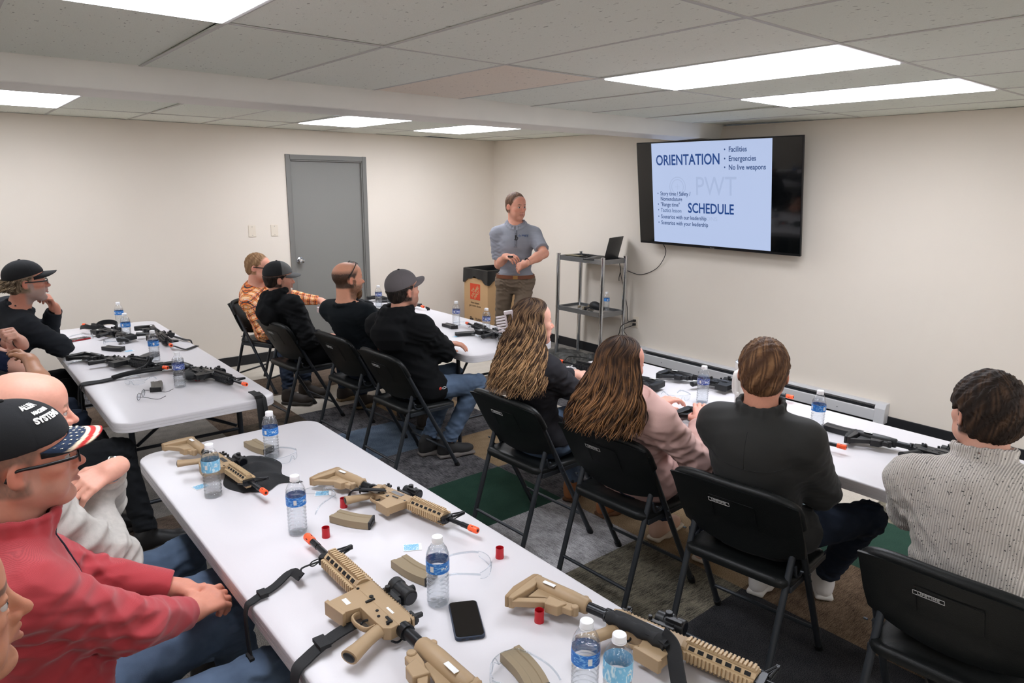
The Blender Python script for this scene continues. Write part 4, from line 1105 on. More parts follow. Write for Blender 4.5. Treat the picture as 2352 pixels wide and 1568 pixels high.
for k, (q, yaw, lb) in enumerate([((655,1058),-1.1,'clear safety glasses in front of the farthest bottle on the tan-rifle table'), ((735,1148),.6,'clear safety glasses behind the half-full bottle, on a blue card'),
        ((1098,1312),-.6,'clear safety glasses lying open beside the middle bottle and a red cap'), ((1168,1552),1.9,'clear safety glasses at the bottom edge beside the tan magazine'),
        ((312,882),-2.4,'clear safety glasses beside the grey magazine'), ((200,788),.3,'clear safety glasses across the red phone'), ((255,799),2.6,'clear safety glasses leaning on a black magazine'),
        ((193,833),.2,'clear safety glasses under the sling of a black rifle'), ((1100,774),1.5,'clear safety glasses before the near magazine on the back table'), ((1068,750),-.4,'clear safety glasses between the two bottles of the back table'),
        ((1560,918),-2.,'clear safety glasses left of the bottle on the heater-side table'), ((1790,985),.8,'clear safety glasses near the charcoal jacket collar')]):
    o = g0 if k == 0 else copy_tree(g0); p = pix(q[0], q[1], TZ); o.location = (p[0], p[1], TZ+(.03 if k in (5,6) else .001)); o.rotation_euler = (0,0,yaw); o.scale = (.86,.86,.86)
    tag(o, lb, 'safety glasses', 'clear safety glasses on the tables')
# thin-framed spectacles
e = empty('spectacles', tuple(pix(325,915,TZ)), math.radians(-80), 'thin black-framed spectacles resting upside down near the table end', 'spectacles')
g = G()
for s in (-1,1): g.tube([(0, s*.034+.025*math.cos(a), .021+.018*math.sin(a)) for a in np.linspace(0, 2*math.pi, 20, endpoint=False)], .0011, 6, closed=True)
g.tube([(0,-.01,.027),(0,.01,.027)], .0012, 6); g.build('rim', gun, e, smooth=True)
for s in (-1,1):
    g = G(); g.tube(smoothpath([(0,s*.06,.027),(-.04,s*.063,.024),(-.10,s*.064,.012),(-.14,s*.064,.028)],5), .0014, 6); g.build('temple', gun, e, smooth=True)
    g = G(); g.cyl((-.0006,s*.034,.021), (.0006,s*.034,.021), .021, n=20); g.build('lens', clear, e)
e.rotation_euler = (0,0,math.radians(150))
# phones
def phone(c, ang, cm, label, w=.077, l=.155):
    e = empty('mobile_phone', (c[0], c[1], TZ+.0005), ang, label, 'phone')
    g = G(); g.prism(rrect(w/2, l/2, .012, 5), 0, .0105); b_ = g.build('phone_case', cm, e, bevel=.0025)
    g = G(); g.prism(rrect(w/2-.003, l/2-.003, .010, 5), .0103, .0112); g.build('screen', mat('phone_glass', (10,12,13), .12), e)
    g = G()
    for x, w_ in ((0,.010),(-.018,.010),(.018,.010)): g.box((x, -l/2-.0001, .005), (w_, .001, .003))
    g.build('port', blk, b_)
    return e
phone((.069,-1.274), math.radians(-28), mat('navy_case', (38,48,66), .5), 'black-screened phone in a dark blue case beside the tan rifle')
phone(pix(178,781,TZ)[:2], math.radians(-72), mat('red_case', (150,26,34), .35), 'red-cased phone by the capped man\'s elbow')
# small blue printed cards
cm_ = label_mat('card_blue', (110,178,214), (214,232,240), (60,60,1)); cwm = mat('card_white', (236,238,240), .6)
for q, a, lb in [((742,1133),-.5,'small blue card behind the half-full bottle'), ((947,1257),-.5,'small blue card by the middle tan magazine'), ((463,1117),.2,'small blue card at the wave-label bottle'), ((297,806),.1,'small blue card on the black-rifle table'), ((1048,773),.3,'small blue card at the near corner of the back table')]:
    p = pix(q[0], q[1], TZ); g = G(); g.box((0,0,.0006), (.058,.042,.0006)); o = g.build('printed_card', cwm, None, loc=(p[0], p[1], TZ+.0005)); o.rotation_euler = (0,0,a); tag(o, lb, 'card', 'blue printed cards')
    g = G(); g.box((-.003,0,.0010), (.046,.036,.0003)); g.build('printed_panel', cm_, o)
# white insulated tumbler
p = pix(1712,935,TZ); e = empty('insulated_tumbler', (p[0]-.01, p[1]+.02, TZ), 0, 'tall white insulated tumbler standing behind the charcoal jacket man\'s head', 'tumbler')
g = G(); g.lathe([(.030,0),(.034,.003),(.035,.07),(.040,.10),(.044,.20),(.0445,.232),(.043,.236)], 30); g.build('cup_body', mat('tumbler_white', (222,219,214), .4), e, smooth='auto')
g = G(); g.lathe([(.0445,.232),(.045,.240),(.042,.244),(.040,.240),(.01,.240)], 30); g.build('lid', clear_rim, e, smooth='auto')
g = G(); g.tube(smoothpath([(-.044,0,.20),(-.075,0,.19),(-.082,0,.14),(-.07,0,.09),(-.040,0,.08)],5), .008, 10, flat=(1.4,(0,1,0))); g.build('handle', MATS['tumbler_white'], e, smooth=True)
# ---------------------------------------------------------------- smooth body surfaces
A_ = lambda *v: np.array(v, np.float32)
def nrm(v): v = np.asarray(v, float); return v/(np.linalg.norm(v)+1e-9)
class Sdf:
    """list of shapes blended smoothly, turned into one continuous mesh"""
    def __init__(s): s.p = []; s.M = np.eye(4); s.sc = 1.
    def frame(s, M, sc=1.): s.M = np.array(M, float); s.sc = sc; return s
    def T(s, a): return s.M[:3,:3]@(np.array(a, float)*s.sc)+s.M[:3,3]
    def c(s, a, b, ra, rb=None, k=.02, op='u'):
        s.p.append((op, 'c', s.T(a), s.T(b), ra*s.sc, (ra if rb is None else rb)*s.sc, k)); return s
    def e(s, c, r, R=None, k=.02, op='u'):
        R = np.eye(3) if R is None else np.array(R)[:3,:3]
        s.p.append((op, 'e', s.T(c), np.array(r, float)*s.sc, s.M[:3,:3]@R, 0, k)); return s
    def b(s, c, h, R=None, rd=.01, k=.02, op='u'):
        R = np.eye(3) if R is None else np.array(R)[:3,:3]
        s.p.append((op, 'b', s.T(c), np.array(h, float)*s.sc, s.M[:3,:3]@R, rd*s.sc, k)); return s
    def cut(s, c, n, k=.006, within=None):
        """remove what lies beyond the plane through c with normal n (only inside a ball when within=(centre, r))"""
        s.p.append(('i' if within is None else 'w', 'p', s.T(c), s.M[:3,:3]@nrm(n), None if within is None else (s.T(within[0]), within[1]*s.sc), 0, k)); return s
    def chain(s, pts, rs, k=.02, op='u'):
        for i in range(len(pts)-1): s.c(pts[i], pts[i+1], rs[i], rs[i+1], k, op)
        return s
    @staticmethod
    def dist(p, q):
        t = p[1]
        if t == 'c':
            a, b = p[2], p[3]; d = b-a; L2 = d@d+1e-12
            h = np.clip(((q-a)@d)/L2, 0, 1)
            w = q-a-h[..., None]*d
            return np.sqrt((w*w).sum(-1))-(p[4]+(p[5]-p[4])*h)
        if t == 'e':
            w = (q-p[2])@p[4]; r = p[3]
            k0 = np.sqrt(((w/r)**2).sum(-1)); k1 = np.sqrt(((w/(r*r))**2).sum(-1))+1e-9
            return k0*(k0-1)/k1
        if t == 'b':
            w = np.abs((q-p[2])@p[4])-(p[3]-p[5])
            return np.sqrt((np.maximum(w, 0)**2).sum(-1))+np.minimum(w.max(-1), 0)-p[5]
        if t == 'p':
            d = (q-p[2])@p[3]
            if p[0] == 'w':
                c, r = p[4]; w = q-c; d = np.minimum(d, r-np.sqrt((w*w).sum(-1)))
            return d
    def mesh(s, res, disp=None, smooth=1):
        lo = np.full(3, 9e9); hi = -lo
        for p in s.p:
            if p[0] != 'u': continue
            if p[1] == 'c': r = max(p[4], p[5]); L = np.minimum(p[2], p[3])-r; U_ = np.maximum(p[2], p[3])+r
            else:
                r = np.abs(p[4])@p[3]; L = p[2]-r; U_ = p[2]+r
            lo = np.minimum(lo, L); hi = np.maximum(hi, U_)
        amp = .012 if disp else .0
        lo -= res*3+amp; hi += res*3+amp
        B = 8; nb = np.ceil((hi-lo)/(res*B)).astype(int); n = nb*B
        D = np.ones(tuple(n+1), np.float32)
        bi = np.stack(np.meshgrid(*[np.arange(k) for k in nb], indexing='ij'), -1).reshape(-1, 3)
        cen = lo+(bi+.5)*B*res; R = B*res*math.sqrt(3)/2+res
        PD = [s.dist(p, cen) for p in s.p]
        d = np.full(len(cen), 9.)
        for p, pd in zip(s.p, PD): d = s.comb(p, d, pd)
        keep = np.abs(d) < R*1.35+amp+.01
        # inside blocks
        for i in np.nonzero(~keep & (d < 0))[0]:
            a = bi[i]*B; D[a[0]:a[0]+B+1, a[1]:a[1]+B+1, a[2]:a[2]+B+1] = -1
        ks = np.nonzero(keep)[0]
        off = np.stack(np.meshgrid(*[np.arange(B+1)]*3, indexing='ij'), -1).reshape(-1, 3)
        CH = 400
        for c0 in range(0, len(ks), CH):
            kk = ks[c0:c0+CH]
            q = (lo+(bi[kk]*B)[:, None, :]*res+off[None]*res).astype(np.float32)
            dd = np.full(q.shape[:2], 9., np.float32)
            for p, pd in zip(s.p, PD):
                x = pd[kk]
                if p[0] == 'u': m = x < R+p[6]+amp+.004
                else: m = x < R+p[6]+amp if p[0] == 's' else x > -(R+p[6]+amp)
                if p[1] == 'e': m = (x < R*1.6+p[6]+amp+.02)
                if m.any(): dd[m] = s.comb(p, dd[m], s.dist(p, q[m]).astype(np.float32))
            if disp: dd -= disp(q)
            S = dd.reshape(-1, B+1, B+1, B+1)
            for j, i in enumerate(kk):
                a = bi[i]*B; D[a[0]:a[0]+B+1, a[1]:a[1]+B+1, a[2]:a[2]+B+1] = S[j]
        return nets(D, lo, res, smooth)
    @staticmethod
    def comb(p, a, b):
        k = p[6]
        if p[0] == 'u':
            h = np.maximum(k-np.abs(a-b), 0)/k; return np.minimum(a, b)-h*h*k*.25
        if p[0] == 's': b = -b
        h = np.maximum(k-np.abs(a-b), 0)/k; return np.maximum(a, b)+h*h*k*.25
def nets(D, lo, res, smooth=1):
    I = D < 0
    cs = [(i, j, k) for i in (0, 1) for j in (0, 1) for k in (0, 1)]
    nx, ny, nz = D.shape
    cnt = np.zeros((nx-1, ny-1, nz-1), np.int8)
    for i, j, k in cs: cnt += I[i:nx-1+i, j:ny-1+j, k:nz-1+k]
    cell = np.argwhere((cnt > 0) & (cnt < 8)); idx = np.full(cnt.shape, -1, np.int32)
    idx[tuple(cell.T)] = np.arange(len(cell))
    acc = np.zeros((len(cell), 3)); w = np.zeros(len(cell))
    for a in range(3):
        o1, o2 = [x for x in range(3) if x != a]
        for u in (0, 1):
            for v in (0, 1):
                s0 = np.zeros(3, int); s0[o1] = u; s0[o2] = v; s1 = s0.copy(); s1[a] = 1
                d0 = D[tuple((cell+s0).T)]; d1 = D[tuple((cell+s1).T)]; m = (d0 < 0) != (d1 < 0)
                t = d0[m]/(d0[m]-d1[m]); q = np.tile(s0.astype(float), (m.sum(), 1)); q[:, a] = t
                acc[m] += q; w[m] += 1
    V = lo+(cell+acc/w[:, None])*res
    F = []
    for a in range(3):
        o1, o2 = (a+1) % 3, (a+2) % 3
        sl0 = [slice(None)]*3; sl1 = [slice(None)]*3; sl0[a] = slice(0, -1); sl1[a] = slice(1, None)
        e = I[tuple(sl0)] != I[tuple(sl1)]; E = np.argwhere(e)
        E = E[(E[:, o1] > 0) & (E[:, o2] > 0) & (E[:, o1] < D.shape[o1]-1) & (E[:, o2] < D.shape[o2]-1)]
        if not len(E): continue
        ins = I[tuple(E.T)]
        def at(d1, d2): q = E.copy(); q[:, o1] -= d1; q[:, o2] -= d2; return idx[tuple(q.T)]
        Q = np.stack([at(1, 1), at(0, 1), at(0, 0), at(1, 0)], 1)
        Q[~ins] = Q[~ins][:, ::-1]; Q = Q[(Q >= 0).all(1)]; F.append(Q)
    F = np.concatenate(F)
    for _ in range(smooth):
        acc = np.zeros_like(V); w = np.zeros(len(V))
        for i in range(4):
            a, b = F[:, i], F[:, (i+1) % 4]
            np.add.at(acc, a, V[b]); np.add.at(acc, b, V[a]); np.add.at(w, a, 1); np.add.at(w, b, 1)
        w[w == 0] = 1; V = V*.75+.25*acc/w[:, None]
    return V, F
def raw_mesh(name, V, F, m, parent, col=None, smooth=True):
    me = bpy.data.meshes.new(name); n = len(V)
    me.vertices.add(n); me.vertices.foreach_set('co', np.ascontiguousarray(V, np.float32).ravel())
    me.loops.add(F.size); me.loops.foreach_set('vertex_index', F.ravel().astype(np.int32))
    me.polygons.add(len(F)); me.polygons.foreach_set('loop_start', np.arange(0, F.size, F.shape[1], dtype=np.int32))
    me.update(calc_edges=True); me.validate()
    if smooth: me.polygons.foreach_set('use_smooth', np.ones(len(me.polygons), bool))
    if col is not None:
        at = me.color_attributes.new('Col', 'FLOAT_COLOR', 'POINT'); c = np.ones((n, 4), np.float32); c[:, :3] = col
        at.data.foreach_set('color', c.ravel())
    for x in (m if isinstance(m, (list, tuple)) else [m]): me.materials.append(x)
    o = bpy.data.objects.new(name, me); link(o, parent); return o
def L3(c): return np.array(lin(c)[:3])
def folds(seed, amp, centers=(), wl=.12, base=.35):
    rg = np.random.RandomState(seed); ds = []
    for i in range(6):
        fine = i >= 3
        k = rg.normal(size=3); k[2] = (1.6 if rg.rand() < .5 else -1.6)*(.6+abs(k[2])); w_ = wl*(.55 if fine else 1.)*rg.uniform(.8, 1.5)
        k = nrm(k)*2*np.pi/w_; m = nrm(rg.normal(size=3))*2*np.pi/(w_*2.6)
        ds.append((k.astype(np.float32), m.astype(np.float32), rg.uniform(0, 6.28), rg.uniform(0, 6.28), rg.uniform(.6, 1)*(.75 if fine else 1.), fine))
    C = [np.array(c, np.float32) for c in centers]
    def f(q):
        q = q.astype(np.float32); wt = 0
        for c in C: d = ((q-c)**2).sum(-1); wt = wt+np.exp(-d/.011)
        wt = np.minimum(wt, 1.2); o = 0
        for k, m, a, b, w, fine in ds:
            s_ = np.sin(q@k+1.5*np.sin(q@m+a)+b); r = np.sqrt(s_*s_+.03)
            o = o+w*(.62-r)*(wt if fine else base+.65*wt)
        return amp*o
    return f
skinm = mat('skin', attr='Col', rough=.5, bump=(900, .12), spec=.4)
skinm.node_tree.nodes['Principled BSDF'].inputs['Subsurface Weight'].default_value = .12
skinm.node_tree.nodes['Principled BSDF'].inputs['Subsurface Radius'].default_value = (.012, .004, .002)
hairm = mat('hair', attr='Col', rough=.58, spec=.22, bump=(500, .5))
clothc = mat('printed_fabric', attr='Col', rough=.8, bump=(700, .3))
def fabric(name, col, rough=.9, bump=(650, .35), sheen=0., var=None): return mat(name, col, rough, bump=bump, sheen=sheen, var=var, spec=.18)
denim = fabric('denim', (76, 94, 120), var=(9, .25)); denimd = fabric('dark_denim', (38, 46, 60), var=(9, .25)); denimb = fabric('blue_denim', (86, 102, 124), var=(7, .30))
darkpants = fabric('dark_trousers', (30, 32, 35)); khaki = fabric('taupe_trousers', (112, 98, 84)); greyp = fabric('grey_trousers', (62, 66, 78))
# ---------------------------------------------------------------- heads, hands, people
def rotm(yaw, pitch=0., roll=0.):
    """x forward; yaw about z, pitch up positive, roll to the right shoulder"""
    return rot('Z', yaw)[:3,:3]@rot('Y', -pitch)[:3,:3]@rot('X', roll)[:3,:3]
def head_sdf(S, M, sc=1., fem=0, fat=0., beard=0):
    S.frame(M, sc)
    S.e((-.014,0,.030), (.098,.077,.086), k=.02)
    S.e((.026,0,-.030), (.066,.060,.082), k=.03)
    S.e((.048,0,.045), (.046,.058,.05), k=.03)
    for s in (-1,1):
        S.c((-.008,s*(.054+fat),-.045), (.058,s*.018,-.098), .020+fat*.4, .017, k=.025)
        S.e((.058,s*.040,-.018), (.026,.024,.02), k=.02)
        S.e((.050,s*.036,-.062), (.028,.024+fat,.028), k=.02)
    S.e((.068,0,-.102), (.024,.022,.019), k=.02)
    S.c((.074,-.030,.021), (.074,.030,.021), .013-.003*fem, k=.016)
    for s in (-1,1): S.e((.101,s*.031,-.002), (.0185,.0185,.0135), k=.010, op='s')
    S.c((.084,0,.010), (.108,0,-.028), .0080, .0100, k=.012)
    S.e((.110,0,-.033), (.0125-.002*fem,.0112,.0098), k=.006)
    for s in (-1,1): S.e((.096,s*.0125,-.036), (.010,.0065,.008), k=.005)
    S.c((.090,0,-.042), (.086,0,-.056), .012, .014, k=.012)
    for s in (-1,1):
        S.c((.0995,0,-.0575), (.085,s*.022,-.063), .0052, .0025, k=.004)
        S.c((.0975,0,-.0712), (.084,s*.021,-.066), .0062, .0025, k=.004)
    S.c((.1055,-.02,-.0642), (.1055,.02,-.0642), .0055, k=.003, op='s')
    for s in (-1,1):   # lids over the eyes
        S.e((.0788,s*.031,.0082), (.0152,.0168,.0080), k=.003); S.e((.0780,s*.031,-.0108), (.0142,.0155,.0056), k=.003)
    for s in (-1,1):   # ears
        R = rot('Z', s*-.45)[:3,:3]@rot('Y', .2)[:3,:3]
        S.e((-.010,s*.079,-.004), (.019,.0065,.031), R=R, k=.006)
        S.e((-.004,s*.0865,.000), (.010,.0055,.018), R=R, k=.004, op='s')
        S.e((-.004,s*.076,-.028), (.009,.006,.010), k=.006)
    S.frame(np.eye(4), 1.)
def head_paint(M, sc, o):
    """returns colour(V) for the skin in head coordinates"""
    Mi = np.linalg.inv(M); skin = L3(o.get('skin', (205,158,136))); red_ = skin*np.array([1.0,.72,.68]); lip = L3(o.get('lip', (168,98,90)))
    brow = L3(o.get('brow', (96,70,52))); stub = o.get('stub'); scalp = o.get('scalp')
    def g(q, c, r): return np.exp(-(((q-np.array(c))/r)**2).sum(-1))
    def f(V):
        q = (V@Mi[:3,:3].T+Mi[:3,3])/sc; n = len(V); near = np.linalg.norm(q, axis=1) < .16
        C = np.tile(skin, (n,1)); x, y, z = q.T; ay = np.abs(y); qa = np.stack([x, ay, z], 1)
        w = .8*g(q,(.104,0,-.03),.018)+.55*g(qa,(.06,.045,-.03),.024)+.7*g(qa,(-.008,.082,-.004),.024)+.3*g(qa,(.075,.02,.06),.03)
        C = C*(1-w[:,None])+red_*w[:,None]
        nz = .5+.5*np.sin(V[:,0]*310+3*np.sin(V[:,1]*260))*np.sin(V[:,2]*290+2*np.sin(V[:,0]*170)); C = C*(1+.05*(nz-.5))[:,None]
        def mix(mask, c, a):
            C[mask] = C[mask]*(1-a)+c*a
        if stub is not None:
            a = stub[1]*np.clip((-.030-z)/.02,0,1)*np.clip((x+.03)/.02,0,1)*(ay < .085)*near*np.clip((z+.145)/.02,0,1)
            a = np.maximum(a, stub[1]*(near&(ay > .05)&(z < .0)&(x > 0)&(x < .03))); a = np.maximum(a, stub[1]*near*(x > .07)*np.clip(1.8-1.6*((ay/.030)**2+((z+.050)/.010)**2),0,1))
            a = a*(.8+.2*nz); C[:] = C*(1-a[:,None])+L3(stub[0])*a[:,None]
        lw = np.clip(1.6-1.2*((ay/.023)**2+((z+.0645)/.0085)**2),0,1)*(x > .082)*near*.7; C[:] = C*(1-lw[:,None])+lip*lw[:,None]
        mix(near&(ay > .012)&(ay < .046)&(np.abs(z-.023+.12*(ay-.03)**2*20) < .0042)&(x > .055), brow, .75)
        mix(near&(ay > .019)&(ay < .043)&(np.abs(z-.0075) < .0022)&(x > .075), L3((60,44,38)), .6)
        if scalp is not None:
            c, top, amt = scalp; a = near*np.clip((.022+.6*np.maximum(z,-.01)-x)/.012,0,1)*np.clip((z+.062)/.012,0,1)*np.clip((top-z)/.035,0,1)
            a = a*(1-np.clip(1-np.sqrt((x+.008)**2+(z+.004)**2)/.030,0,1)*(ay > .06)*3).clip(0,1)
            a = np.clip(a*(amt)*(.85+.3*nz),0,1); C[:] = C*(1-a[:,None])+L3(c)*a[:,None]
        return C
    return f
def eyes(M, sc, parent, gaze=(1,0,0), iris=(70,90,100)):
    gz = nrm(gaze)
    for s in (-1,1):
        g = G(); c = np.array([.0795, s*.031, -.0015]); r = .0122
        g.ell((0,0,0), (r,r,r), 0, 16, 12)
        up = np.array([0,0,1.]); F_ = frame((0,0,0), np.cross(up, gz), gz)
        for rad, mi, dz in ((.0058,1,.0002),(.0027,2,.0006)):
            ring = [(0,0,math.sqrt(r*r-0)+dz)]+[(rad*math.cos(a), rad*math.sin(a), math.sqrt(r*r-rad*rad)+dz) for a in np.linspace(0,2*math.pi,16,endpoint=False)]
            g.add(ring, [(0,i,i%16+1) for i in range(1,17)], mi, F_)
        T_ = np.eye(4); T_[:3,:3] = M[:3,:3]*sc; T_[:3,3] = M[:3,:3]@(c*sc)+M[:3,3]
        g.build('eye', [mat('eye_white', (196,186,180), .25), mat('iris_%d_%d' % (iris[0], iris[2]), iris, .15), mat('pupil', (8,8,8), .1)], parent, smooth=True, M=Matrix(T_))
def hand_sdf(S, w, d, pn, side, curl=(.3,.5,.3), thumb=.4, sc=1., spread=.06, tw=None, curls=None):
    """w wrist, d finger direction, pn back-of-hand normal, side +1 left hand / -1 right"""
    X = nrm(d); Z = nrm(np.array(pn, float)-np.dot(pn, X)*X); Y = np.cross(Z, X)
    # thumb lies on +Y for a left hand seen from the back pointing forward -> -Y side ... sign below
    M = np.eye(4); M[:3,0] = X; M[:3,1] = Y*(-side); M[:3,2] = Z; M[:3,3] = w
    S.frame(M, sc)
    ys = (.030,.0105,-.0095,-.028)
    S.c((-.03,.008,0), (.018,.006,0), .021, .022, k=.02); S.c((-.03,-.008,0), (.018,-.008,0), .021, .021, k=.02)
    for i, y in enumerate(ys): S.c((.012,y*.55,0), (.084-.004*(i==3)-.002*(i==0),y,0), .0135, .0108, k=.012)
    S.c((.02,.012,-.006), (.062,.022,-.008), .016, .012, k=.012)
    ln_ = (.93,1.,.94,.76)
    for i, y in enumerate(ys):
        cu = curls[i] if curls else curl
        p = np.array([.086-.005*(i==3)-.002*(i==0), y, 0]); a = 0.; yaw = spread*(1.5-i)
        for j, (l, r0, r1) in enumerate(((.044,.0098,.0090),(.027,.0090,.0082),(.021,.0082,.0068))):
            a += cu[j]; dv = np.array([math.cos(a)*math.cos(yaw), math.cos(a)*math.sin(yaw), -math.sin(a)])
            q = p+dv*l*ln_[i]; S.c(p, q, r0, r1, k=.0035); p = q
    t = thumb
    S.c((.012,.020,-.006), (.042,.046,-.016-.012*t), .0150, .0125, k=.012)
    S.c((.042,.046,-.016-.012*t), (.068,.054-.012*t,-.024-.028*t), .0118, .0105, k=.005)
    S.c((.068,.054-.012*t,-.024-.028*t), (.092,.052-.026*t,-.030-.034*t), .0105, .0082, k=.004)
    S.frame(np.eye(4), 1.)
def ik(a, b, l1, l2, pole):
    a, b = np.array(a, float), np.array(b, float); d = b-a; L = min(np.linalg.norm(d), (l1+l2)*.999); u = nrm(d)
    x = (l1*l1-l2*l2+L*L)/(2*L); h = math.sqrt(max(l1*l1-x*x, 0)); p = np.array(pole, float)-a; p = p-p@u*u
    return a+u*x+nrm(p)*h
def person(o):
    """o: head (centre), hdir (yaw, pitch, roll in degrees), hip, byaw, wrists, poles, knees, ankles, garment options"""
    head = np.array(o['head'], float); hy, hp, hr = [math.radians(v) for v in o['hdir']]; by = math.radians(o['byaw'])
    hip = np.array(o['hip'], float); sc = o.get('sc', 1.); res = o.get('res', .005); fem = o.get('fem', 0); fat = o.get('fat', 0.)
    root = empty('person', (hip[0], hip[1], 0), 0, o['label'], 'person'); O = np.array([hip[0], hip[1], 0.])
    head = head-O; hip = hip-O
    M = np.eye(4); M[:3,:3] = rotm(hy, hp, hr); M[:3,3] = head
    f2 = np.array([math.cos(by), math.sin(by), 0]); l2 = np.array([-f2[1], f2[0], 0]); up = np.array([0,0,1.])
    hf = M[:3,0]
    N = np.array(o['neck'], float)-O if 'neck' in o else head+np.array([0,0,-.175*sc])-f2*.028-hf*.012
    N = N+up*.018
    ax = nrm(N-hip); fr = nrm(f2-(f2@ax)*ax); Rt = np.stack([fr, np.cross(ax, fr), ax], 1)
    bulge = o.get('slump', .02)
    def sp(t): return hip+(N-hip)*t-fr*bulge*math.sin(math.pi*t)
    sw = (o.get('sw', .185)-.028)*(1-.08*fem); lat = np.cross(ax, fr); lat = nrm(lat+np.array([0,0,o.get('tilt', 0.)]))
    shr = o.get('shrug', 0.)
    sh = {s: N+lat*s*sw-ax*(.072-shr)+fr*o.get('shf', .0) for s in (1,-1)}
    W = {1: np.array(o['wl'], float)-O, -1: np.array(o['wr'], float)-O}
    pole = {1: np.array(o['pl'], float)-O if 'pl' in o else sh[1]+lat*.3-up*.6, -1: np.array(o['pr'], float)-O if 'pr' in o else sh[-1]-lat*.3-up*.6}
    ua, fa = .285*sc, .255*sc; EL = {}
    for s in (1,-1):
        d = W[s]-sh[s]; L = np.linalg.norm(d)
        if L > (ua+fa)*.99: W[s] = sh[s]+d/L*(ua+fa)*.985
        EL[s] = ik(sh[s], W[s], ua, fa, pole[s])
    hj = {s: hip+l2*s*.092 for s in (1,-1)}
    KN = {s: np.array(o['kn'][0 if s > 0 else 1], float)-O for s in (1,-1)}; AN = {s: np.array(o['an'][0 if s > 0 else 1], float)-O for s in (1,-1)}
    hd = o.get('hands', {})
    def torso(S, g=0., k=.05):
        S.e(sp(.02)-fr*.01, (.110+g,.154+g+.01*fem,.098+g), Rt, k=k)
        S.e(sp(.30)+fr*(fat*.8), (.108+g+fat,.142+g+fat*.9-.02*fem,.13+g), Rt, k=k)
        S.e(sp(.66)+fr*.012, (.116+g-.008*fem,.158+g-.018*fem+fat*.3,.16+g), Rt, k=k)
        if fem: 
            for s in (1,-1): S.e(sp(.62)+fr*.095+lat*s*.07, (.05+g,.06+g,.06+g), Rt, k=.04)
        S.e(sp(.86)-fr*.018, (.085+g,.135+g,.075+g), Rt, k=k)
        for s in (1,-1): S.c(N-ax*.045+lat*s*.05, sh[s]-lat*s*.012, .054+g*.9, .056+g*.9, k=.05)
    # ---- body
    S = Sdf(); torso(S, 0)
    nk = o.get('neckr', .058-.010*fem)
    S.c(N-ax*.05, head+M[:3,:3]@np.array([-.022,0,-.055])*sc, nk+.008, nk, k=.04)
    for s in (1,-1):
        S.c(sh[s], EL[s], .048-.006*fem, .040-.004*fem, k=.03)
        S.c(EL[s], EL[s]+(W[s]-EL[s])*.35, .041-.004*fem, .043-.005*fem, k=.02); S.c(EL[s]+(W[s]-EL[s])*.35, W[s], .043-.005*fem, .027-.003*fem, k=.02)
        S.c(hj[s], KN[s], .066, .050, k=.04); S.c(KN[s], AN[s], .052, .036, k=.03)
    for s in (1,-1):
        h = hd.get(s)
        if h: hand_sdf(S, W[s], h['d'], h['n'], s, h.get('curl', (.3,.5,.3)), h.get('thumb', .4), h.get('sc', 1.-.1*fem), h.get('spread', .05), curls=h.get('curls'))
        else: hand_sdf(S, W[s], W[s]-EL[s], up, s, (.3,.5,.3), .4)
    head_sdf(S, M, sc, fem, o.get('jowl', 0.))
    dispb = None
    if o.get('brow_lines'):
        Mi = np.linalg.inv(M)
        def dispb(q, Mi=Mi):
            p = q@Mi[:3,:3].T.astype(np.float32)+Mi[:3,3].astype(np.float32); x, y, z = p[...,0], p[...,1], p[...,2]
            w = np.exp(-((x-.075)/.03)**2-((z-.055)/.022)**2-(y/.06)**2); return .0012*w*np.sin(z*900+6*np.abs(y)*20)
    V, F = S.mesh(res, dispb)
    body = raw_mesh('body', V, F, skinm, root, head_paint(M, sc, o)(V))
    eyes(M, sc, root, o.get('gaze', (1,0,0)), o.get('iris', (70,90,100)))
    # ---- shirt
    g = o.get('loose', .014); cm = o['shirt']; S = Sdf(); torso(S, g, .06)
    slv = o.get('sleeve', 1.)       # 1 = to the wrist, .5 = above the elbow
    for s in (1,-1):
        e_, w_ = EL[s], W[s]
        if slv >= 1:
            c0 = e_+(w_-e_)*o.get('cuff', .93)
            S.c(sh[s], e_, .052+g*1.1-.006*fem, .046+g-.004*fem, k=.05); S.c(e_, c0, .047+g-.004*fem, .031+g*.8, k=.03)
            S.cut(c0-nrm(w_-e_)*.002, w_-e_, .004, (c0+nrm(w_-e_)*.03, .075))
        else:
            c0 = sh[s]+(e_-sh[s])*(slv+.45); c0 = sh[s]+(e_-sh[s])*.80
            S.c(sh[s], c0, .056+g, .054+g*1.3, k=.05); S.cut(c0, e_-sh[s], .004, (c0+nrm(e_-sh[s])*.05, .085))
    for s in (1,-1): S.c(hj[s]+f2*.0, hj[s]+(KN[s]-hj[s])*.16, .078+g, .074+g, k=.06)
    hem = o.get('hem', .13)
    S.cut(hip-ax*hem*.8, -ax-fr*.15, .01)
    nd = nrm(head-N); S.cut(N+nd*o.get('collar_h', .012), nd, .006, (N+nd*.09, .125))
    neckc = o.get('collar', 'crew')
    if neckc == 'crew':
        ring = [N+nd*(.008)+Rt@np.array([math.cos(a)*(nk+.013)+.006, math.sin(a)*(nk+.013), -.012*math.cos(a)]) for a in np.linspace(0, 2*math.pi, 13)]; S.chain(ring, [.011]*13, .014)
    elif neckc in ('stand', 'turtle'):
        hgt = .05 if neckc == 'stand' else .062
        for t_ in np.linspace(0, hgt, 4): 
            ring = [N+nd*(t_)+Rt@np.array([math.cos(a)*(nk+.015+t_*.12)+.006, math.sin(a)*(nk+.015+t_*.12), -.01*math.cos(a)]) for a in np.linspace(0, 2*math.pi, 15)]; S.chain(ring, [.0085]*15, .012)
    elif neckc == 'hood':
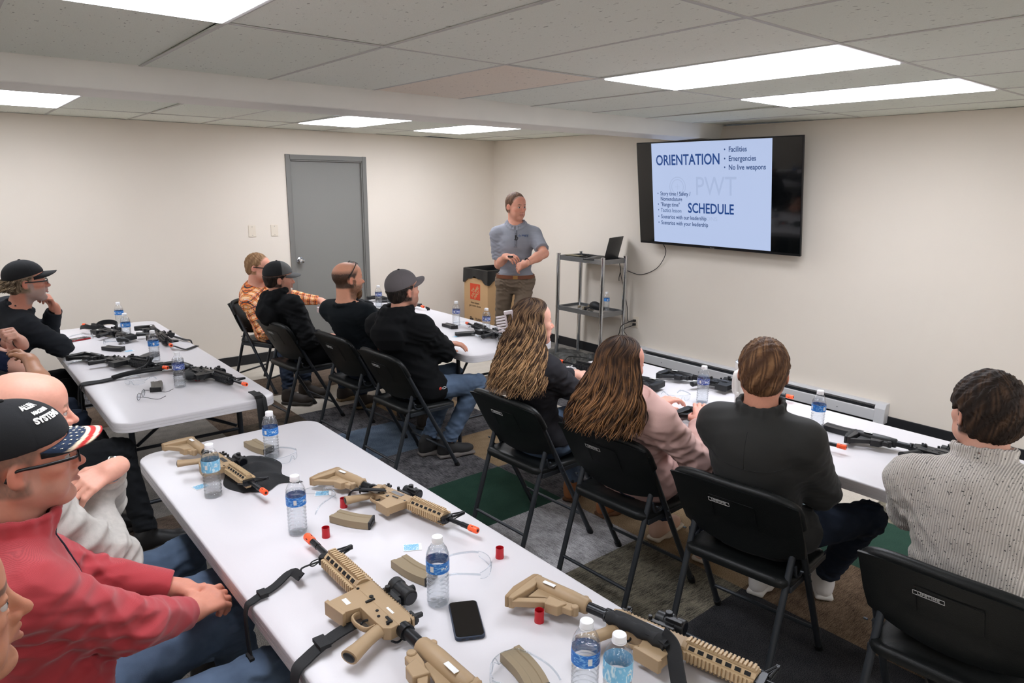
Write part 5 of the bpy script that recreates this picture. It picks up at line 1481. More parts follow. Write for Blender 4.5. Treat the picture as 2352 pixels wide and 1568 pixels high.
        # gathered hood lying behind the neck
        for a0, a1, rr, zz in ((-2.3, 2.3, .088, .052), (-2.1, 2.1, .098, .030), (-1.8, 1.8, .112, .004)):
            ring = [N+nd*(.012+zz)+Rt@np.array([-math.cos(a)*rr-.012, math.sin(a)*rr, .018*math.cos(a)]) for a in np.linspace(a0, a1, 11)]; S.chain(ring, [.012+.012*math.cos(k*.314-1.57) for k in range(11)], .016)
        S.e(N-ax*.07-fr*.140, (.050,.125,.105), Rt, k=.028); S.e(N-ax*.02-fr*.095, (.040,.095,.055), Rt, k=.03)
    elif neckc == 'polo':
        for sg in (1,-1):
            ring = [N+nd*(.034)+Rt@np.array([math.cos(a)*(nk+.020)+.008, sg*math.sin(a)*(nk+.018), -.052*max(0, math.cos(a))]) for a in np.linspace(.2, math.pi, 11)]; S.chain(ring, [.0065]*11, .004)
            rn2 = [p-nd*.024+(p-N)*.20 for p in ring]; S.chain(rn2, [.0065]*11, .012)
            for p_, q_ in zip(ring, rn2): S.c(p_, q_, .006, .006, k=.006)
    if o.get('extra'): o['extra'](S, dict(sh=sh, EL=EL, W=W, N=N, hip=hip, Rt=Rt, fr=fr, ax=ax, lat=lat, O=O))
    amp = o.get('fold', .0055)*1.5
    V, F = S.mesh(o.get('sres', res*1.15), folds(o.get('seed', 1), amp, [EL[1], EL[-1], sh[1]-ax*.08, sh[-1]-ax*.08, sp(.15)], o.get('wavel', .12), o.get('fbase', .3)))
    col = None
    if o.get('scol'): col = o['scol'](V, dict(sh=sh, EL=EL, W=W, N=N, hip=hip, Rt=Rt, fr=fr, ax=ax, lat=lat))
    shirt = raw_mesh(o.get('shirt_name', 'shirt'), V, F, cm, root, col)
    # ---- trousers and shoes
    if not o.get('nolegs'):
        S = Sdf(); S.e(sp(.02)-fr*.008, (.134,.178,.110), Rt, k=.05); th = .090+o.get('thigh', 0)
        for s in (1,-1):
            S.c(hj[s], KN[s], th, .066, k=.05); c0 = AN[s]+(KN[s]-AN[s])*.06
            S.c(KN[s], c0, .066, o.get('leg_end', .053), k=.03); S.cut(c0, AN[s]-KN[s], .004, (c0+nrm(AN[s]-KN[s])*.05, .09))
        S.cut(sp(.20), ax, .01, (sp(.20)+ax*.16, .235))
        V, F = S.mesh(max(res, .005)*1.2, folds(o.get('seed', 1)+50, .009, [KN[1], KN[-1], hj[1]+f2*.08, hj[-1]+f2*.08, AN[1]+up*.08, AN[-1]+up*.08], .11, .35))
        raw_mesh('trousers', V, F, o['pants'], root)
        for s in (1,-1):
            fd = o.get('foot', {}).get(s); fd = nrm(np.array([math.cos(math.radians(fd)), math.sin(math.radians(fd)), 0])) if fd is not None else f2
            a = AN[s]; b0 = np.array([a[0], a[1], 0]); S = Sdf(); Rf = np.stack([fd, np.cross(up, fd), up], 1); Mf = np.eye(4); Mf[:3,:3] = Rf; Mf[:3,3] = b0+up*(a[2]-.095)
            S.frame(Mf); S.e((.03,0,.055), (.075,.042,.05), k=.03); S.e((.125,0,.040), (.075,.046,.036), k=.04); S.c((-.035,0,.045), (-.03,0,.09), .035, .036, k=.03)
            S.c((0,0,.07), (.0,0,.115), .045, .043, k=.02); S.cut((0,0,.012), (0,0,-1), .004)
            V, F = S.mesh(.006); raw_mesh('shoe', V, F, o.get('shoem', blk), root)
            S = Sdf(); S.frame(Mf); S.b((-.0,0,.013), (.066,.040,.013), rd=.012, k=.03); S.b((.115,0,.013), (.085,.048,.013), rd=.012, k=.04)
            V, F = S.mesh(.006); raw_mesh('shoe_sole', V, F, o.get('solem', mat('sole_dark', (50,46,42), .7)), bpy.context.scene.collection.objects[-1] if False else root)
    return dict(root=root, M=M, sc=sc, sh=sh, EL=EL, W=W, N=N, ax=ax, fr=fr, lat=lat, Rt=Rt, O=O, shirt=shirt, body=body, sp=sp, hj=hj, KN=KN)
from mathutils.bvhtree import BVHTree
def on_surface(P, obj, pts, d=None, lift=.0015):
    """move points onto the surface of a garment, looking along d (toward the body)"""
    me = obj.data; n = len(me.vertices); v = np.empty(n*3, np.float32); me.vertices.foreach_get('co', v); v = v.reshape(-1,3)
    f = np.empty(len(me.polygons)*4, np.int32); me.polygons.foreach_get('vertices', f)
    t = BVHTree.FromPolygons(v.tolist(), f.reshape(-1,4).tolist()); out = []
    for p in pts:
        d_ = nrm(-P['fr'] if d is None else d); r = t.ray_cast(Vector(p)-Vector(d_)*.25, Vector(d_))
        out.append(np.array(r[0])-d_*lift if r[0] is not None else np.array(p))
    return out
def hair_col(base, hi, seed=0, fr_=120.):
    b, h = L3(base), L3(hi)
    def f(q):
        th = np.arctan2(q[:,1], -q[:,0]); u = .5+.5*np.sin(th*38+3*np.sin(q[:,2]*30+seed)+2*np.sin(th*17)); u = u*(.5+.5*np.sin(q[:,2]*60+th*9))
        return b*(1-u[:,None])+h*u[:,None]
    return f
def short_hair(P, base, hi, front=.062, thick=.010, top=.012, back=-.062, tex=.0022, side=.045, freq=46, name='hair', trim=None):
    M, sc = P['M'], P['sc']; S = Sdf(); S.frame(M, sc)
    S.e((-.016,0,.034), (.098+thick*.8,.077+thick,.088+top), k=.02)
    S.e((-.046,0,-.025), (.055+thick*.5,.058+thick*.6,.05), k=.03)
    S.cut((front+.012,0,.062), (1,0,-.75), .006)                       # hairline over the forehead
    S.cut((0,0,back), (.35,0,-1), .006)
    if trim is not None: S.cut((0,0,trim), (-.1,0,1), .004)
    S.b((.085,0,-.060), (.068,.12,.085), rd=.02, k=.010, op='s')     # face and cheeks
    for s in (-1,1): S.e((-.006,s*.088,-.008), (.026,.022,.034), k=.008, op='s')
    Mi = np.linalg.inv(M)
    def d(q):
        p = (q@Mi[:3,:3].T.astype(np.float32)+Mi[:3,3].astype(np.float32))/sc; x, y, z = p[...,0], p[...,1], p[...,2]
        th = np.arctan2(y, x+.10); ph = np.arctan2(z-.02, np.sqrt((x+.02)**2+y*y))
        return tex*(np.sin(th*freq+5*ph+2*np.sin(ph*9))*.6+np.sin(th*freq*1.9+9*np.sin(ph*5)+x*60)*.4+.4*np.sin(x*150+y*90+z*170))
    V, F = S.mesh(P.get('hres', .004)*sc, d, 0); q = (V@Mi[:3,:3].T+Mi[:3,3])/sc
    return raw_mesh(name, V, F, hairm, P['root'], hair_col(base, hi)(q))
def beard(P, base, hi, long=.02):
    M, sc = P['M'], P['sc']; S = Sdf(); S.frame(M, sc)
    S.e((.060,0,-.098-long*.4), (.036,.036,.026+long), k=.02)
    for s in (-1,1): S.c((.008,s*.058,-.035), (.055,s*.03,-.095), .016, .022, k=.02); S.c((.088,0,-.052), (.078,s*.026,-.072), .006, .008, k=.01)
    S.e((.105,0,-.063), (.02,.02,.007), k=.006, op='s')
    Mi = np.linalg.inv(M)
    def d(q): return .0022*(np.sin(q[...,0]*420+3*np.sin(q[...,2]*160))*np.sin(q[...,1]*390+2*np.sin(q[...,2]*210)))
    V, F = S.mesh(.004, d, 0); q = (V@Mi[:3,:3].T+Mi[:3,3])/sc
    return raw_mesh('beard', V, F, hairm, P['root'], hair_col(base, hi)(q))
def cap(P, colf, m, bm=None, brim_len=.070, tilt=.10, curve=.028, raise_=0.006, brimcol=None, bup=0.):
    M, sc = P['M'], P['sc']; S = Sdf(); S.frame(M, sc)
    S.e((-.008,0,.040+raise_), (.111,.087,.094), k=.02)
    n = np.array([tilt*1.6, 0, -1.]); S.cut((0,0,.034+raise_), n, .003)
    V, F = S.mesh(.0045*sc); Mi = np.linalg.inv(M); q = (V@Mi[:3,:3].T+Mi[:3,3])/sc
    # seams between the six panels, slightly sunk
    th = np.arctan2(q[:,1], q[:,0]+.01); sm = np.exp(-((np.abs(((th/(math.pi/3)) % 1)-.5)-.5)/.02)**2)
    V = V-(M[:3,:3]@(nrm([0,0,1]))).reshape(1,3)*0-((q*[1,1,1]+[.01,0,-.036])@M[:3,:3].T)*.010*sm[:,None]
    col = colf(q) if callable(colf) else np.tile(L3(colf), (len(V),1))
    cp = raw_mesh('cap', V, F, m, P['root'], col)
    g = G(); g.ell((-.010,0,.135+raise_), (.008,.008,.004)); 
    T_ = np.eye(4); T_[:3,:3] = M[:3,:3]*sc; T_[:3,3] = M[:3,3]
    g.build('cap_button', bm or m, cp, smooth=True, M=Matrix(T_))
    nu, nv = 41, 25; Vb = []; uv = []
    for i in range(nv):
        t = i/(nv-1)
        for j in range(nu):
            u = -1+2*j/(nu-1); a = u*1.12
            bx = -.008+.107*math.cos(a); by_ = .084*math.sin(a)
            ext = brim_len*math.sqrt(max(0, 1-(abs(u))**2.6))
            x = bx+ext*t; y = by_*(1-.10*t*abs(u))
            z = .036+raise_+1.6*tilt*bx-.004-curve*(y/.086)**2*.35+(bup-.25)*ext*t-curve*.9*t*(y/.086)**2
            z += -.012*(1-abs(u)) * 0
            Vb.append((x, y, z)); uv.append((u, ext*t/brim_len, t))
    Vb = np.array(Vb); n = len(Vb); V2 = np.concatenate([Vb, Vb-[0,0,.0035]]); F = []
    for i in range(nv-1):
        for j in range(nu-1):
            a = i*nu+j; F.append((a, a+nu, a+nu+1, a+1)); F.append((n+a, n+a+1, n+a+nu+1, n+a+nu))
    for j in range(nu-1):
        a = (nv-1)*nu+j; F.append((a, n+a, n+a+1, a+1)); F.append((j, j+1, n+j+1, n+j))
    for i in range(nv-1):
        a = i*nu; F.append((a, n+a, n+a+nu, a+nu)); a = i*nu+nu-1; F.append((a, a+nu, n+a+nu, n+a))
    F = np.array(F); uv = np.array(uv); uv = np.concatenate([uv, uv])
    cb = brimcol(uv, n) if brimcol else (np.tile(L3(colf), (2*n,1)) if not callable(colf) else np.tile(L3((104,102,102)), (2*n,1)))
    Vw = (V2*sc)@M[:3,:3].T+M[:3,3]
    br = raw_mesh('brim', Vw, F, m, cp, cb)
    return cp, br, lambda x, y: None, Vb
def spectacles(P, m=None, on_top=False, name='spectacles'):
    M, sc = P['M'], P['sc']; m = m or mat('frame_black', (18,18,20), .25)
    T_ = np.eye(4); T_[:3,:3] = M[:3,:3]*sc; T_[:3,3] = M[:3,3]
    if on_top: T_ = T_@rot('Y', -.98); T_[:3,3] += M[:3,:3]@np.array([-.012,0,.022])*sc
    g = G()
    for s in (-1,1):
        g.tube([(.108-.10*abs(math.cos(a)*.022*s+s*.033)**1.0*.25, s*.033+.025*math.cos(a), -.002+.017*math.sin(a)) for a in np.linspace(0, 2*math.pi, 24, endpoint=False)], .0017, 6, closed=True)
    g.tube([(.108,-.009,.002),(.110,0,.004),(.108,.009,.002)], .0016, 6)
    fr_ = g.build(name, m, P['root'], smooth=True, M=Matrix(T_))
    for s in (-1,1):
        g = G(); g.tube(smoothpath([(.104,s*.058,.004),(.095,s*.068,.004),(.04,s*.079,.006),(-.012,s*.083,.008),(-.03,s*.083,-.012)],5), .0022, 6, flat=(1.7,(0,0,1))); g.build('temple', m, fr_, smooth=True)
        g = G(); g.cyl((.1045,s*.033,-.002), (.1052,s*.033,-.002), .0215, n=20); g.build('lens', clear, fr_)
def locks(P, n, L, wave, freq, base, hi, r=.0045, width=.11, back=.10, seed=3, curlstart=.2, flare=1.0, faceang=1.15, lean=(0,0), t0min=0., bk=.6):
    """long hair: many wavy locks over a closed under-layer"""
    M, sc = P['M'], P['sc']; rg = np.random.RandomState(seed); g = G(); cols = []
    b, h = L3(base), L3(hi); R = M[:3,:3]; yaw = math.atan2(R[1,0], R[0,0]); Rz = rot('Z', yaw)[:3,:3]; C = M[:3,3]
    def surf(th, t, k=1.):
        """th: 0 = back, +-pi = front; t along the lock -> head-yaw frame point"""
        a = min(t/.32, 1)*math.pi/2*1.02
        x0 = -math.cos(th); y0 = math.sin(th)
        if t < .32:
            rx, ry, rz = .108*k, .089*k, .100*k; s_ = math.sin(a)
            return np.array([-.014+rx*s_*x0, ry*s_*y0, .030+rz*math.cos(a)])
        u = (t-.32)/.68; ru = 1+flare*.9*u*(1-.35*u)
        x = -.014+.108*k*x0*(1+(bk if x0 < 0 else .15)*u)+lean[0]*u; y = .089*k*y0*ru+lean[1]*u
        return np.array([x-(.012*u if x0 < 0 else 0), y, .028-(L-.12)*u])
    # under-layer
    nu, nv = 48, 40; V = []; F = []; cu = []
    for i in range(nv):
        t = t0min+i/(nv-1)*(.93-t0min)
        for j in range(nu):
            fa_ = faceang*min(1, max(0, (t-.12)/.14)); th = -math.pi+fa_+(2*math.pi-2*fa_)*j/(nu-1)
            p = surf(th, t, .97)*sc; wv = .006*math.sin(th*26+4*math.sin(t*9)); p = p*(1+0*wv); 
            V.append(Rz@(p+nrm([p[0],p[1],0.001])*wv)+C); m_ = .25+.2*math.sin(th*31+t*14); cu.append(b*.7*(1-m_)+h*m_*.6*min(1,t*1.6))
    for i in range(nv-1):
        for j in range(nu-1): a = i*nu+j; F.append((a, a+1, a+nu+1, a+nu))
    nbase = len(V)
    # close the underside so the mass is solid
    allV = [np.array(V)]; allF = [np.array(F)]; allC = [np.array(cu)]; cnt = nbase; ns = 5
    for k in range(n):
        th0 = rg.uniform(-math.pi, math.pi); t0 = max(t0min, rg.uniform(0., .12) if k % 3 else rg.uniform(.1,.4)); t1 = rg.uniform(.82, 1.0); kk = rg.uniform(.98, 1.09)
        m = 34; ph = 2.2*math.sin(th0*5)+1.5*math.sin(th0*13+1)+rg.uniform(-.7, .7); fq = freq*rg.uniform(.92, 1.08); am = wave*rg.uniform(.6, 1.35); dr = rg.uniform(-.25, .25); hl = rg.uniform(0, 1)**1.6
        Pt = []
        for i in range(m):
            t = t0+(t1-t0)*i/(m-1); fa_ = math.pi-faceang*min(1, max(0, (t-.10)/.14)); th = th0*fa_/math.pi+dr*max(0, t-.3)
            w = am*np.clip((t-curlstart)/.3, 0, 1)
            p = surf(th, t, kk); tang = np.array([math.sin(th), math.cos(th), 0]); out = np.array([-math.cos(th), math.sin(th), 0])
            p = p+tang*w*math.sin(fq*t*L+ph)+out*w*.75*math.cos(fq*t*L+ph)
            Pt.append(Rz@(p*sc)+C)
        rr = r*rg.uniform(.6, 1.3)*np.concatenate([np.linspace(.5,1,6), np.ones(m-12), np.linspace(1,.2,6)])
        gg = G(); gg.tube(Pt, rr, ns, caps=False)
        V_ = np.concatenate(gg.v); F_ = np.array(gg.f)+cnt; cnt += len(V_)
        tt = np.repeat(np.linspace(t0, t1, m), ns); mixv = np.clip(hl*(.15+1.15*np.clip((tt-.15)/.5,0,1))+.15*np.sin(tt*40+ph), 0, 1)
        allV.append(V_); allF.append(F_); allC.append(b*(1-mixv[:,None])+h*mixv[:,None])
    return raw_mesh('hair', np.concatenate(allV), np.concatenate(allF), hairm, P['root'], np.concatenate(allC))
# ---------------------------------------------------------------- the people
def onY(x, y, Y_):
    d = FWD+RGT*(x-1179.9)/FPX-UPV*(y-782.8)/FPX; return CAM+d*(Y_-CAM[1])/d[1]
def onX(x, y, X_):
    d = FWD+RGT*(x-1179.9)/FPX-UPV*(y-782.8)/FPX; return CAM+d*(X_-CAM[0])/d[0]
def polar(c, a, r, z): return (c[0]+r*math.cos(math.radians(a)), c[1]+r*math.sin(math.radians(a)), z)
HZ = .535
def seated(cx, cy, yaw, back=.0):
    """hip, knees, ankles for a sitter whose chair's back feet are centred at (cx, cy)"""
    a = math.radians(yaw); f = np.array([math.cos(a), math.sin(a), 0]); l = np.array([-f[1], f[0], 0]); c = np.array([cx, cy, 0])
    hip = c+f*(.315+back*.3); hip[2] = HZ
    kn = [hip+f*.40+l*s*.13+np.array([0,0,-.005]) for s in (1,-1)]
    an = [hip+f*.40+l*s*.14+np.array([0,0,.095-HZ]) for s in (1,-1)]
    return hip, kn, an
blackf = fabric('black_cotton', (19,20,22)); charcoal = fabric('charcoal_softshell', (48,48,47), .7, (900,.2), .05); redf = None
def ribbed(name, col, col2, sc_, strength, axis='z', rough=.85, warp=0.):
    m = mat(name, col, rough, sheen=.2); nt = m.node_tree; N = nt.nodes; L = nt.links; b = N['Principled BSDF']
    tc = N.new('ShaderNodeTexCoord'); w = N.new('ShaderNodeTexWave'); w.bands_direction = {'x':'X','y':'Y','z':'Z'}[axis]; w.inputs['Scale'].default_value = sc_; w.inputs['Distortion'].default_value = warp; w.inputs['Detail'].default_value = 2
    L.new(tc.outputs['Object'], w.inputs['Vector'])
    mx = N.new('ShaderNodeMix'); mx.data_type = 'RGBA'; mx.inputs['A'].default_value = lin(col2); mx.inputs['B'].default_value = lin(col); L.new(w.outputs['Fac'], mx.inputs['Factor'])
    L.new(mx.outputs['Result'], b.inputs['Base Color'])
    bp = N.new('ShaderNodeBump'); bp.inputs['Strength'].default_value = strength; bp.inputs['Distance'].default_value = .004; L.new(w.outputs['Fac'], bp.inputs['Height']); L.new(bp.outputs[0], b.inputs['Normal'])
    return m, N, L, mx, b
redf = ribbed('red_jersey', (184,62,68), (160,46,54), 240, .12, 'z', warp=3.)[0]
knit, kN, kL, kmx, kb = ribbed('speckled_knit', (214,208,200), (172,164,156), 46, .7, 'y')
tc = kN.new('ShaderNodeTexCoord'); nz = kN.new('ShaderNodeTexNoise'); nz.inputs['Scale'].default_value = 170; nz.inputs['Detail'].default_value = 1; kL.new(tc.outputs['Object'], nz.inputs['Vector'])
mr = kN.new('ShaderNodeMapRange'); mr.inputs['From Min'].default_value = .665; mr.inputs['From Max'].default_value = .70; kL.new(nz.outputs['Fac'], mr.inputs['Value'])
mm = kN.new('ShaderNodeMix'); mm.data_type = 'RGBA'; kL.new(mr.outputs[0], mm.inputs['Factor']); kL.new(kmx.outputs['Result'], mm.inputs['A']); mm.inputs['B'].default_value = lin((52,50,50)); kL.new(mm.outputs['Result'], kb.inputs['Base Color'])
PEOPLE = {}
# woman with long curly hair
hip, kn, an = seated(1.178, .017, 2, .05)
PEOPLE['curly'] = P = person(dict(label='seated woman with long curly blonde-brown hair and a pale hair clip, dark top and jeans', head=(1.43,.02,1.16), hdir=(-20,4,0), byaw=4, hip=hip, kn=kn, an=an,
    wl=(1.86,.14,.79), wr=(1.84,-.06,.79), pl=(1.6,.5,.3), pr=(1.6,-.5,.3), fem=1, sc=.95, sw=.19, res=.0042, shirt=fabric('dark_knit_top', (44,44,48)), pants=denimb, shoem=mat('tan_suede', (140,88,52), .8), solem=mat('tan_sole', (96,64,42), .8),
    skin=(224,172,152), lip=(188,100,98), brow=(80,58,44), seed=3, hem=.0, collar='crew', foot={1:30,-1:-5}, slump=.03))
P['hair'] = locks(P, 1150, .50, .013, 62, (56,41,33), (196,156,114), r=.0027, flare=2.15, seed=3, faceang=1.2, curlstart=.2, lean=(-.05,-.03))
g = G(); Mh = P['M']
g.box((-.018,0,0), (.010,.012,.11)); g.box((.018,0,0), (.010,.012,.11)); g.box((0,.0,.052), (.046,.013,.02)); g.box((0,.0,-.052), (.046,.013,.02))
for k in range(6): g.box((.046-.002*abs(k-2.5),0,.036-k*.0145), (.052,.008,.0105))
ao = math.radians(158); xo = nrm(Mh[:3,:3]@np.array([math.cos(ao), math.sin(ao), .12])); zo = nrm(Mh[:3,2]-(Mh[:3,2]@xo)*xo); M2 = np.eye(4); M2[:3,0] = xo; M2[:3,2] = zo; M2[:3,1] = np.cross(zo, xo)
M2[:3,3] = Mh[:3,:3]@np.array([-.126,-.010,.022])+Mh[:3,3]; M2[:3,:3] = M2[:3,:3]@rot('Y', .25)[:3,:3]
g.build('hair_clip', mat('pearl_clip', (206,194,198), .25, coat=.4), P['root'], bevel=.003, M=Matrix(M2))
# woman in pink
hip, kn, an = seated(1.209, -.628, 2.3, .05)
PEOPLE['pink'] = P = person(dict(label='seated woman in a pale pink sweater with long wavy brown hair', head=(1.305,-.690,1.105), hdir=(-10,-2,6), byaw=8, hip=hip, kn=kn, an=an, neck=(1.345,-.69,.94),
    wl=(1.80,-.50,.79), wr=(1.74,-.80,.79), pl=(1.5,-.2,.3), pr=(1.45,-1.2,.3), fem=1, sc=.95, sw=.195, res=.0042, shirt=fabric('pink_fleece', (208,172,164)), loose=.024, pants=denimd, shoem=mat('blush_suede', (196,160,140), .8), solem=mat('cream_sole', (200,188,170), .7),
    skin=(226,164,146), lip=(190,106,100), brow=(80,58,44), seed=6, hem=.10, fold=.008, slump=-.02))
P['hair'] = locks(P, 950, .43, .016, 40, (48,34,27), (150,108,72), r=.0031, flare=1.95, seed=9, faceang=1.25, curlstart=.38, lean=(-.03,.03))
# man in charcoal jacket
hip, kn, an = seated(1.189, -1.298, 6.6, .06)
PEOPLE['jacket'] = P = person(dict(label='seated man seen from behind in a charcoal zip jacket, short brown hair', head=(1.425,-1.268,1.178), hdir=(30,-2,0), byaw=12, hip=hip, kn=[kn[0], (1.93,-1.50,.53)], an=[an[0], (2.10,-1.28,.10)],
    neck=(1.395,-1.285,1.005), wl=(1.84,-1.08,.79), wr=(1.78,-1.26,.79), pl=(1.6,-.8,.3), pr=(1.62,-1.7,.30), sw=.188, res=.0045, shirt=charcoal, shirt_name='jacket', loose=.022, pants=denimd, collar='stand', collar_h=.04, shoem=mat('white_sneaker', (214,210,206), .6), solem=mat('white_sole', (206,202,196), .6),
    skin=(204,144,120), seed=12, hem=.16, fold=.004, slump=.04, scalp=((84,58,40),.2,.9), hres=.003, foot={-1:35}))
P['hres'] = .003; short_hair(P, (78,54,38), (142,106,74), front=.07, thick=.012, top=.016, back=-.070, tex=.0026)
g = G()
for s_ in (1,-1):
    pts = smoothpath([P['N']-P['ax']*.135, P['N']-P['ax']*.13+P['lat']*s_*.09, P['sh'][s_]-P['ax']*.045-P['lat']*s_*.0], 6); g.tube(on_surface(P, P['shirt'], pts, P['fr'], lift=.0005), .0013, 5)
pts = [P['N']-P['ax']*k for k in np.linspace(.0,.135,8)]; g.tube(on_surface(P, P['shirt'], pts, P['fr'], lift=.0005), .0012, 5)
g.build('yoke_seam', mat('seam_dark', (26,26,26), .8), P['shirt'], smooth=True)
# man in speckled knit
hip, kn, an = seated(1.125, -2.03, 3, .10)
PEOPLE['knit'] = P = person(dict(label='seated man seen from behind in a pale grey speckled ribbed sweater, dark brown hair', head=(1.55,-1.945,1.172), hdir=(47,-3,0), byaw=18, hip=hip, kn=kn, an=an, neck=(1.50,-1.975,1.0),
    wl=(1.83,-1.90,.84), wr=(1.78,-1.86,.82), pl=(1.60,-1.45,.4), pr=(1.6,-2.6,.4), sw=.21, fat=.015, res=.0042, shirt=knit, shirt_name='sweater', loose=.024, pants=greyp, collar='turtle', collar_h=.045,
    skin=(218,166,144), seed=15, hem=.12, fold=.005, slump=.05, scalp=((44,33,27),.2,.95)))
P['hres'] = .003; short_hair(P, (38,29,24), (78,58,44), front=.082, thick=.020, top=.022, back=-.062, tex=.0032, freq=34)
# hooded man in grey cap
hip, kn, an = seated(1.15, 1.224, 2, .05)
kn = [kn[0], (1.86,1.08,.52)]; an = [(1.60,1.30,.10), (1.68,1.18,.10)]
PEOPLE['greycap'] = P = person(dict(label='seated man in a plain grey cap and black hooded sweatshirt with jeans', head=(1.376,1.20,1.185), hdir=(6,8,0), byaw=24, hip=hip, kn=kn, an=an, neck=(1.32,1.19,1.01),
    wl=(1.68,1.20,.80), wr=(1.74,1.32,.80), pl=(1.45,1.9,.4), pr=(1.75,.85,.45), sw=.20, fat=.025, res=.0045, shirt=blackf, shirt_name='hooded_sweatshirt', loose=.022, pants=denimb, collar='hood', shoem=mat('trainer_black', (34,33,33), .7), solem=mat('trainer_sole', (104,98,94), .7),
    skin=(202,146,124), seed=21, hem=.15, fold=.007, stub=((86,70,62),.5), scalp=((34,30,28),.06,.95), brow=(60,48,40), foot={1:-2,-1:-12}))
short_hair(P, (32,28,26), (58,50,44), front=.05, thick=.006, top=-.01, back=-.07, trim=.035)
cap(P, (96,91,93), mat('grey_cap_cloth', attr='Col', rough=.9, bump=(900,.3)), curve=.03, tilt=.12, bup=.28)
kc = onY(1011,892,1.045); g = G(); g.ell(kc, (.012,.008,.012)); o = g.build('key_light', mat('key_red', (190,60,50), .4), None, smooth=True); tag(o, 'small red key light hanging at the grey-capped man\'s belt', 'keychain')
g = G(); g.tube(smoothpath([kc+(.01,0,0), kc+(.03,-.004,.008), kc+(.045,-.004,.002), kc+(.03,-.004,-.006), kc+(.01,0,-.002)], 4), .0015, 5); g.build('loop', capw, o, smooth=True)
# bald man with beard
hip, kn, an = seated(1.145, 1.88, 3, .05)
PEOPLE['bald'] = P = person(dict(label='seated balding man with a brown beard and glasses on his head, dark t-shirt', head=(1.325,1.85,1.195), hdir=(-4,2,0), byaw=20, hip=hip, kn=kn, an=an, neck=(1.29,1.84,1.01),
    wl=(1.70,1.96,.80), wr=(1.70,1.86,.80), pl=(1.5,2.3,.3), pr=(1.5,1.4,.3), sw=.20, fat=.02, res=.0045, shirt=fabric('ink_jersey', (22,27,31)), sleeve=.5, pants=denimd, collar='crew', collar_h=-.005, skin=(214,154,126), seed=23, slump=0., hem=.12, fold=.006, stub=((92,66,46),.9), scalp=((72,52,40),.070,1.1), brow=(90,66,48), neckr=.064, jowl=.004, shoem=mat('brown_boot', (44,36,30), .7)))
beard(P, (88,62,42), (132,98,66), .022); spectacles(P, on_top=True)
# man in black and grey cap
hip, kn, an = seated(1.00, 2.60, 5, .05)
def twotone(q): w = np.clip((q[:,0]-.012)/.004, 0, 1)[:,None]; return L3((22,23,25))*(1-w)+L3((92,92,92))*w
PEOPLE['twocap'] = P = person(dict(label='seated man in a black and grey cap and black hooded sweatshirt, dark hair', head=(1.152,2.667,1.12), hdir=(-12,0,4), byaw=10, hip=hip, kn=kn, an=an, neck=(1.125,2.67,.95),
    wl=(1.46,2.62,.64), wr=(1.44,2.50,.62), pl=(1.2,3.0,.3), pr=(1.2,2.1,.3), sw=.19, res=.005, shirt=blackf, shirt_name='hooded_sweatshirt', loose=.022, pants=denimd, collar='hood', shoem=mat('brown_boot', (44,36,30), .7), solem=mat('tan_welt', (120,100,70), .7),
    skin=(206,150,128), seed=27, hem=.16, fold=.008, stub=((70,54,46),.35), scalp=((34,28,26),.06,.95), brow=(50,40,34), slump=0.))
short_hair(P, (34,27,24), (60,48,40), front=.055, thick=.010, top=-.01, back=-.09, trim=.035)
cap(P, twotone, mat('cap_cloth', attr='Col', rough=.9, bump=(900,.3)), curve=.024, tilt=.06, brimcol=lambda uv, n: np.tile(L3((96,96,96)), (2*n,1)))
# man in orange plaid
def plaid(V, d):
    q = (V-d['hip'])@d['Rt']; u = q[:,1].copy(); v = q[:,2].copy()
    for s in (1,-1):
        for A, B in ((d['sh'][s], d['EL'][s]), (d['EL'][s], d['W'][s])):
            ln = np.linalg.norm(B-A); ax_ = (B-A)/ln; w = (V-A)@ax_; r_ = (V-A)-w[:,None]*ax_; rad = np.linalg.norm(r_, axis=1)
            m = (rad < .078)&(w > (.07 if A is d['sh'][s] else -.0))&(w < ln+.03); up_ = nrm(d['fr']-(d['fr']@ax_)*ax_); sd = np.cross(ax_, up_)
            u = np.where(m, np.arctan2(r_@sd, r_@up_)*.055, u); v = np.where(m, w, v)
    C = np.tile(L3((222,108,36)), (len(V),1)); P_ = .056
    def band(x, c, w): return (np.abs(((x/P_-c+.5) % 1)-.5) < w)
    C[band(u,.5,.16)|band(v,.5,.16)] = L3((236,158,92)); C[band(u,.5,.16)&band(v,.5,.16)] = L3((240,200,160))
    C[band(u,0,.05)] = L3((46,46,58)); C[band(v,0,.05)] = L3((46,46,58)); C[band(u,.25,.018)|band(v,.25,.018)] = L3((232,224,214)); C[band(u,.75,.02)|band(v,.75,.02)] = L3((90,70,60))
    return C
hip = np.array((1.42,3.60,HZ)); pf = -35; a = math.radians(pf); f = np.array([math.cos(a), math.sin(a), 0]); l = np.array([-f[1], f[0], 0])
PEOPLE['plaid'] = P = person(dict(label='seated man in an orange plaid shirt and glasses at the end of the back table', head=(1.285,3.46,1.118), hdir=(-42,-2,-4), byaw=-44, hip=hip, neck=(1.245,3.50,.945),
    kn=[(1.58,3.32,.53),(1.36,3.20,.50)], an=[(1.50,3.10,.10),(1.30,2.98,.10)], wl=(1.80,3.38,.79), wr=(1.48,3.22,.62), sw=.19, res=.005, shirt=clothc, scol=plaid, sres=.0045, loose=.018, pants=denimd, collar='polo', skin=(216,158,136), seed=31, hem=.12, fold=.006,
    scalp=((140,104,72),.2,.9), brow=(150,116,84), hands={1:dict(d=(.6,-.7,-.1), n=(0,0,1))}, shoem=mat('brown_boot', (44,36,30), .7)))
short_hair(P, (122,92,64), (160,126,92), front=.062, thick=.006, top=.010, back=-.055); spectacles(P)
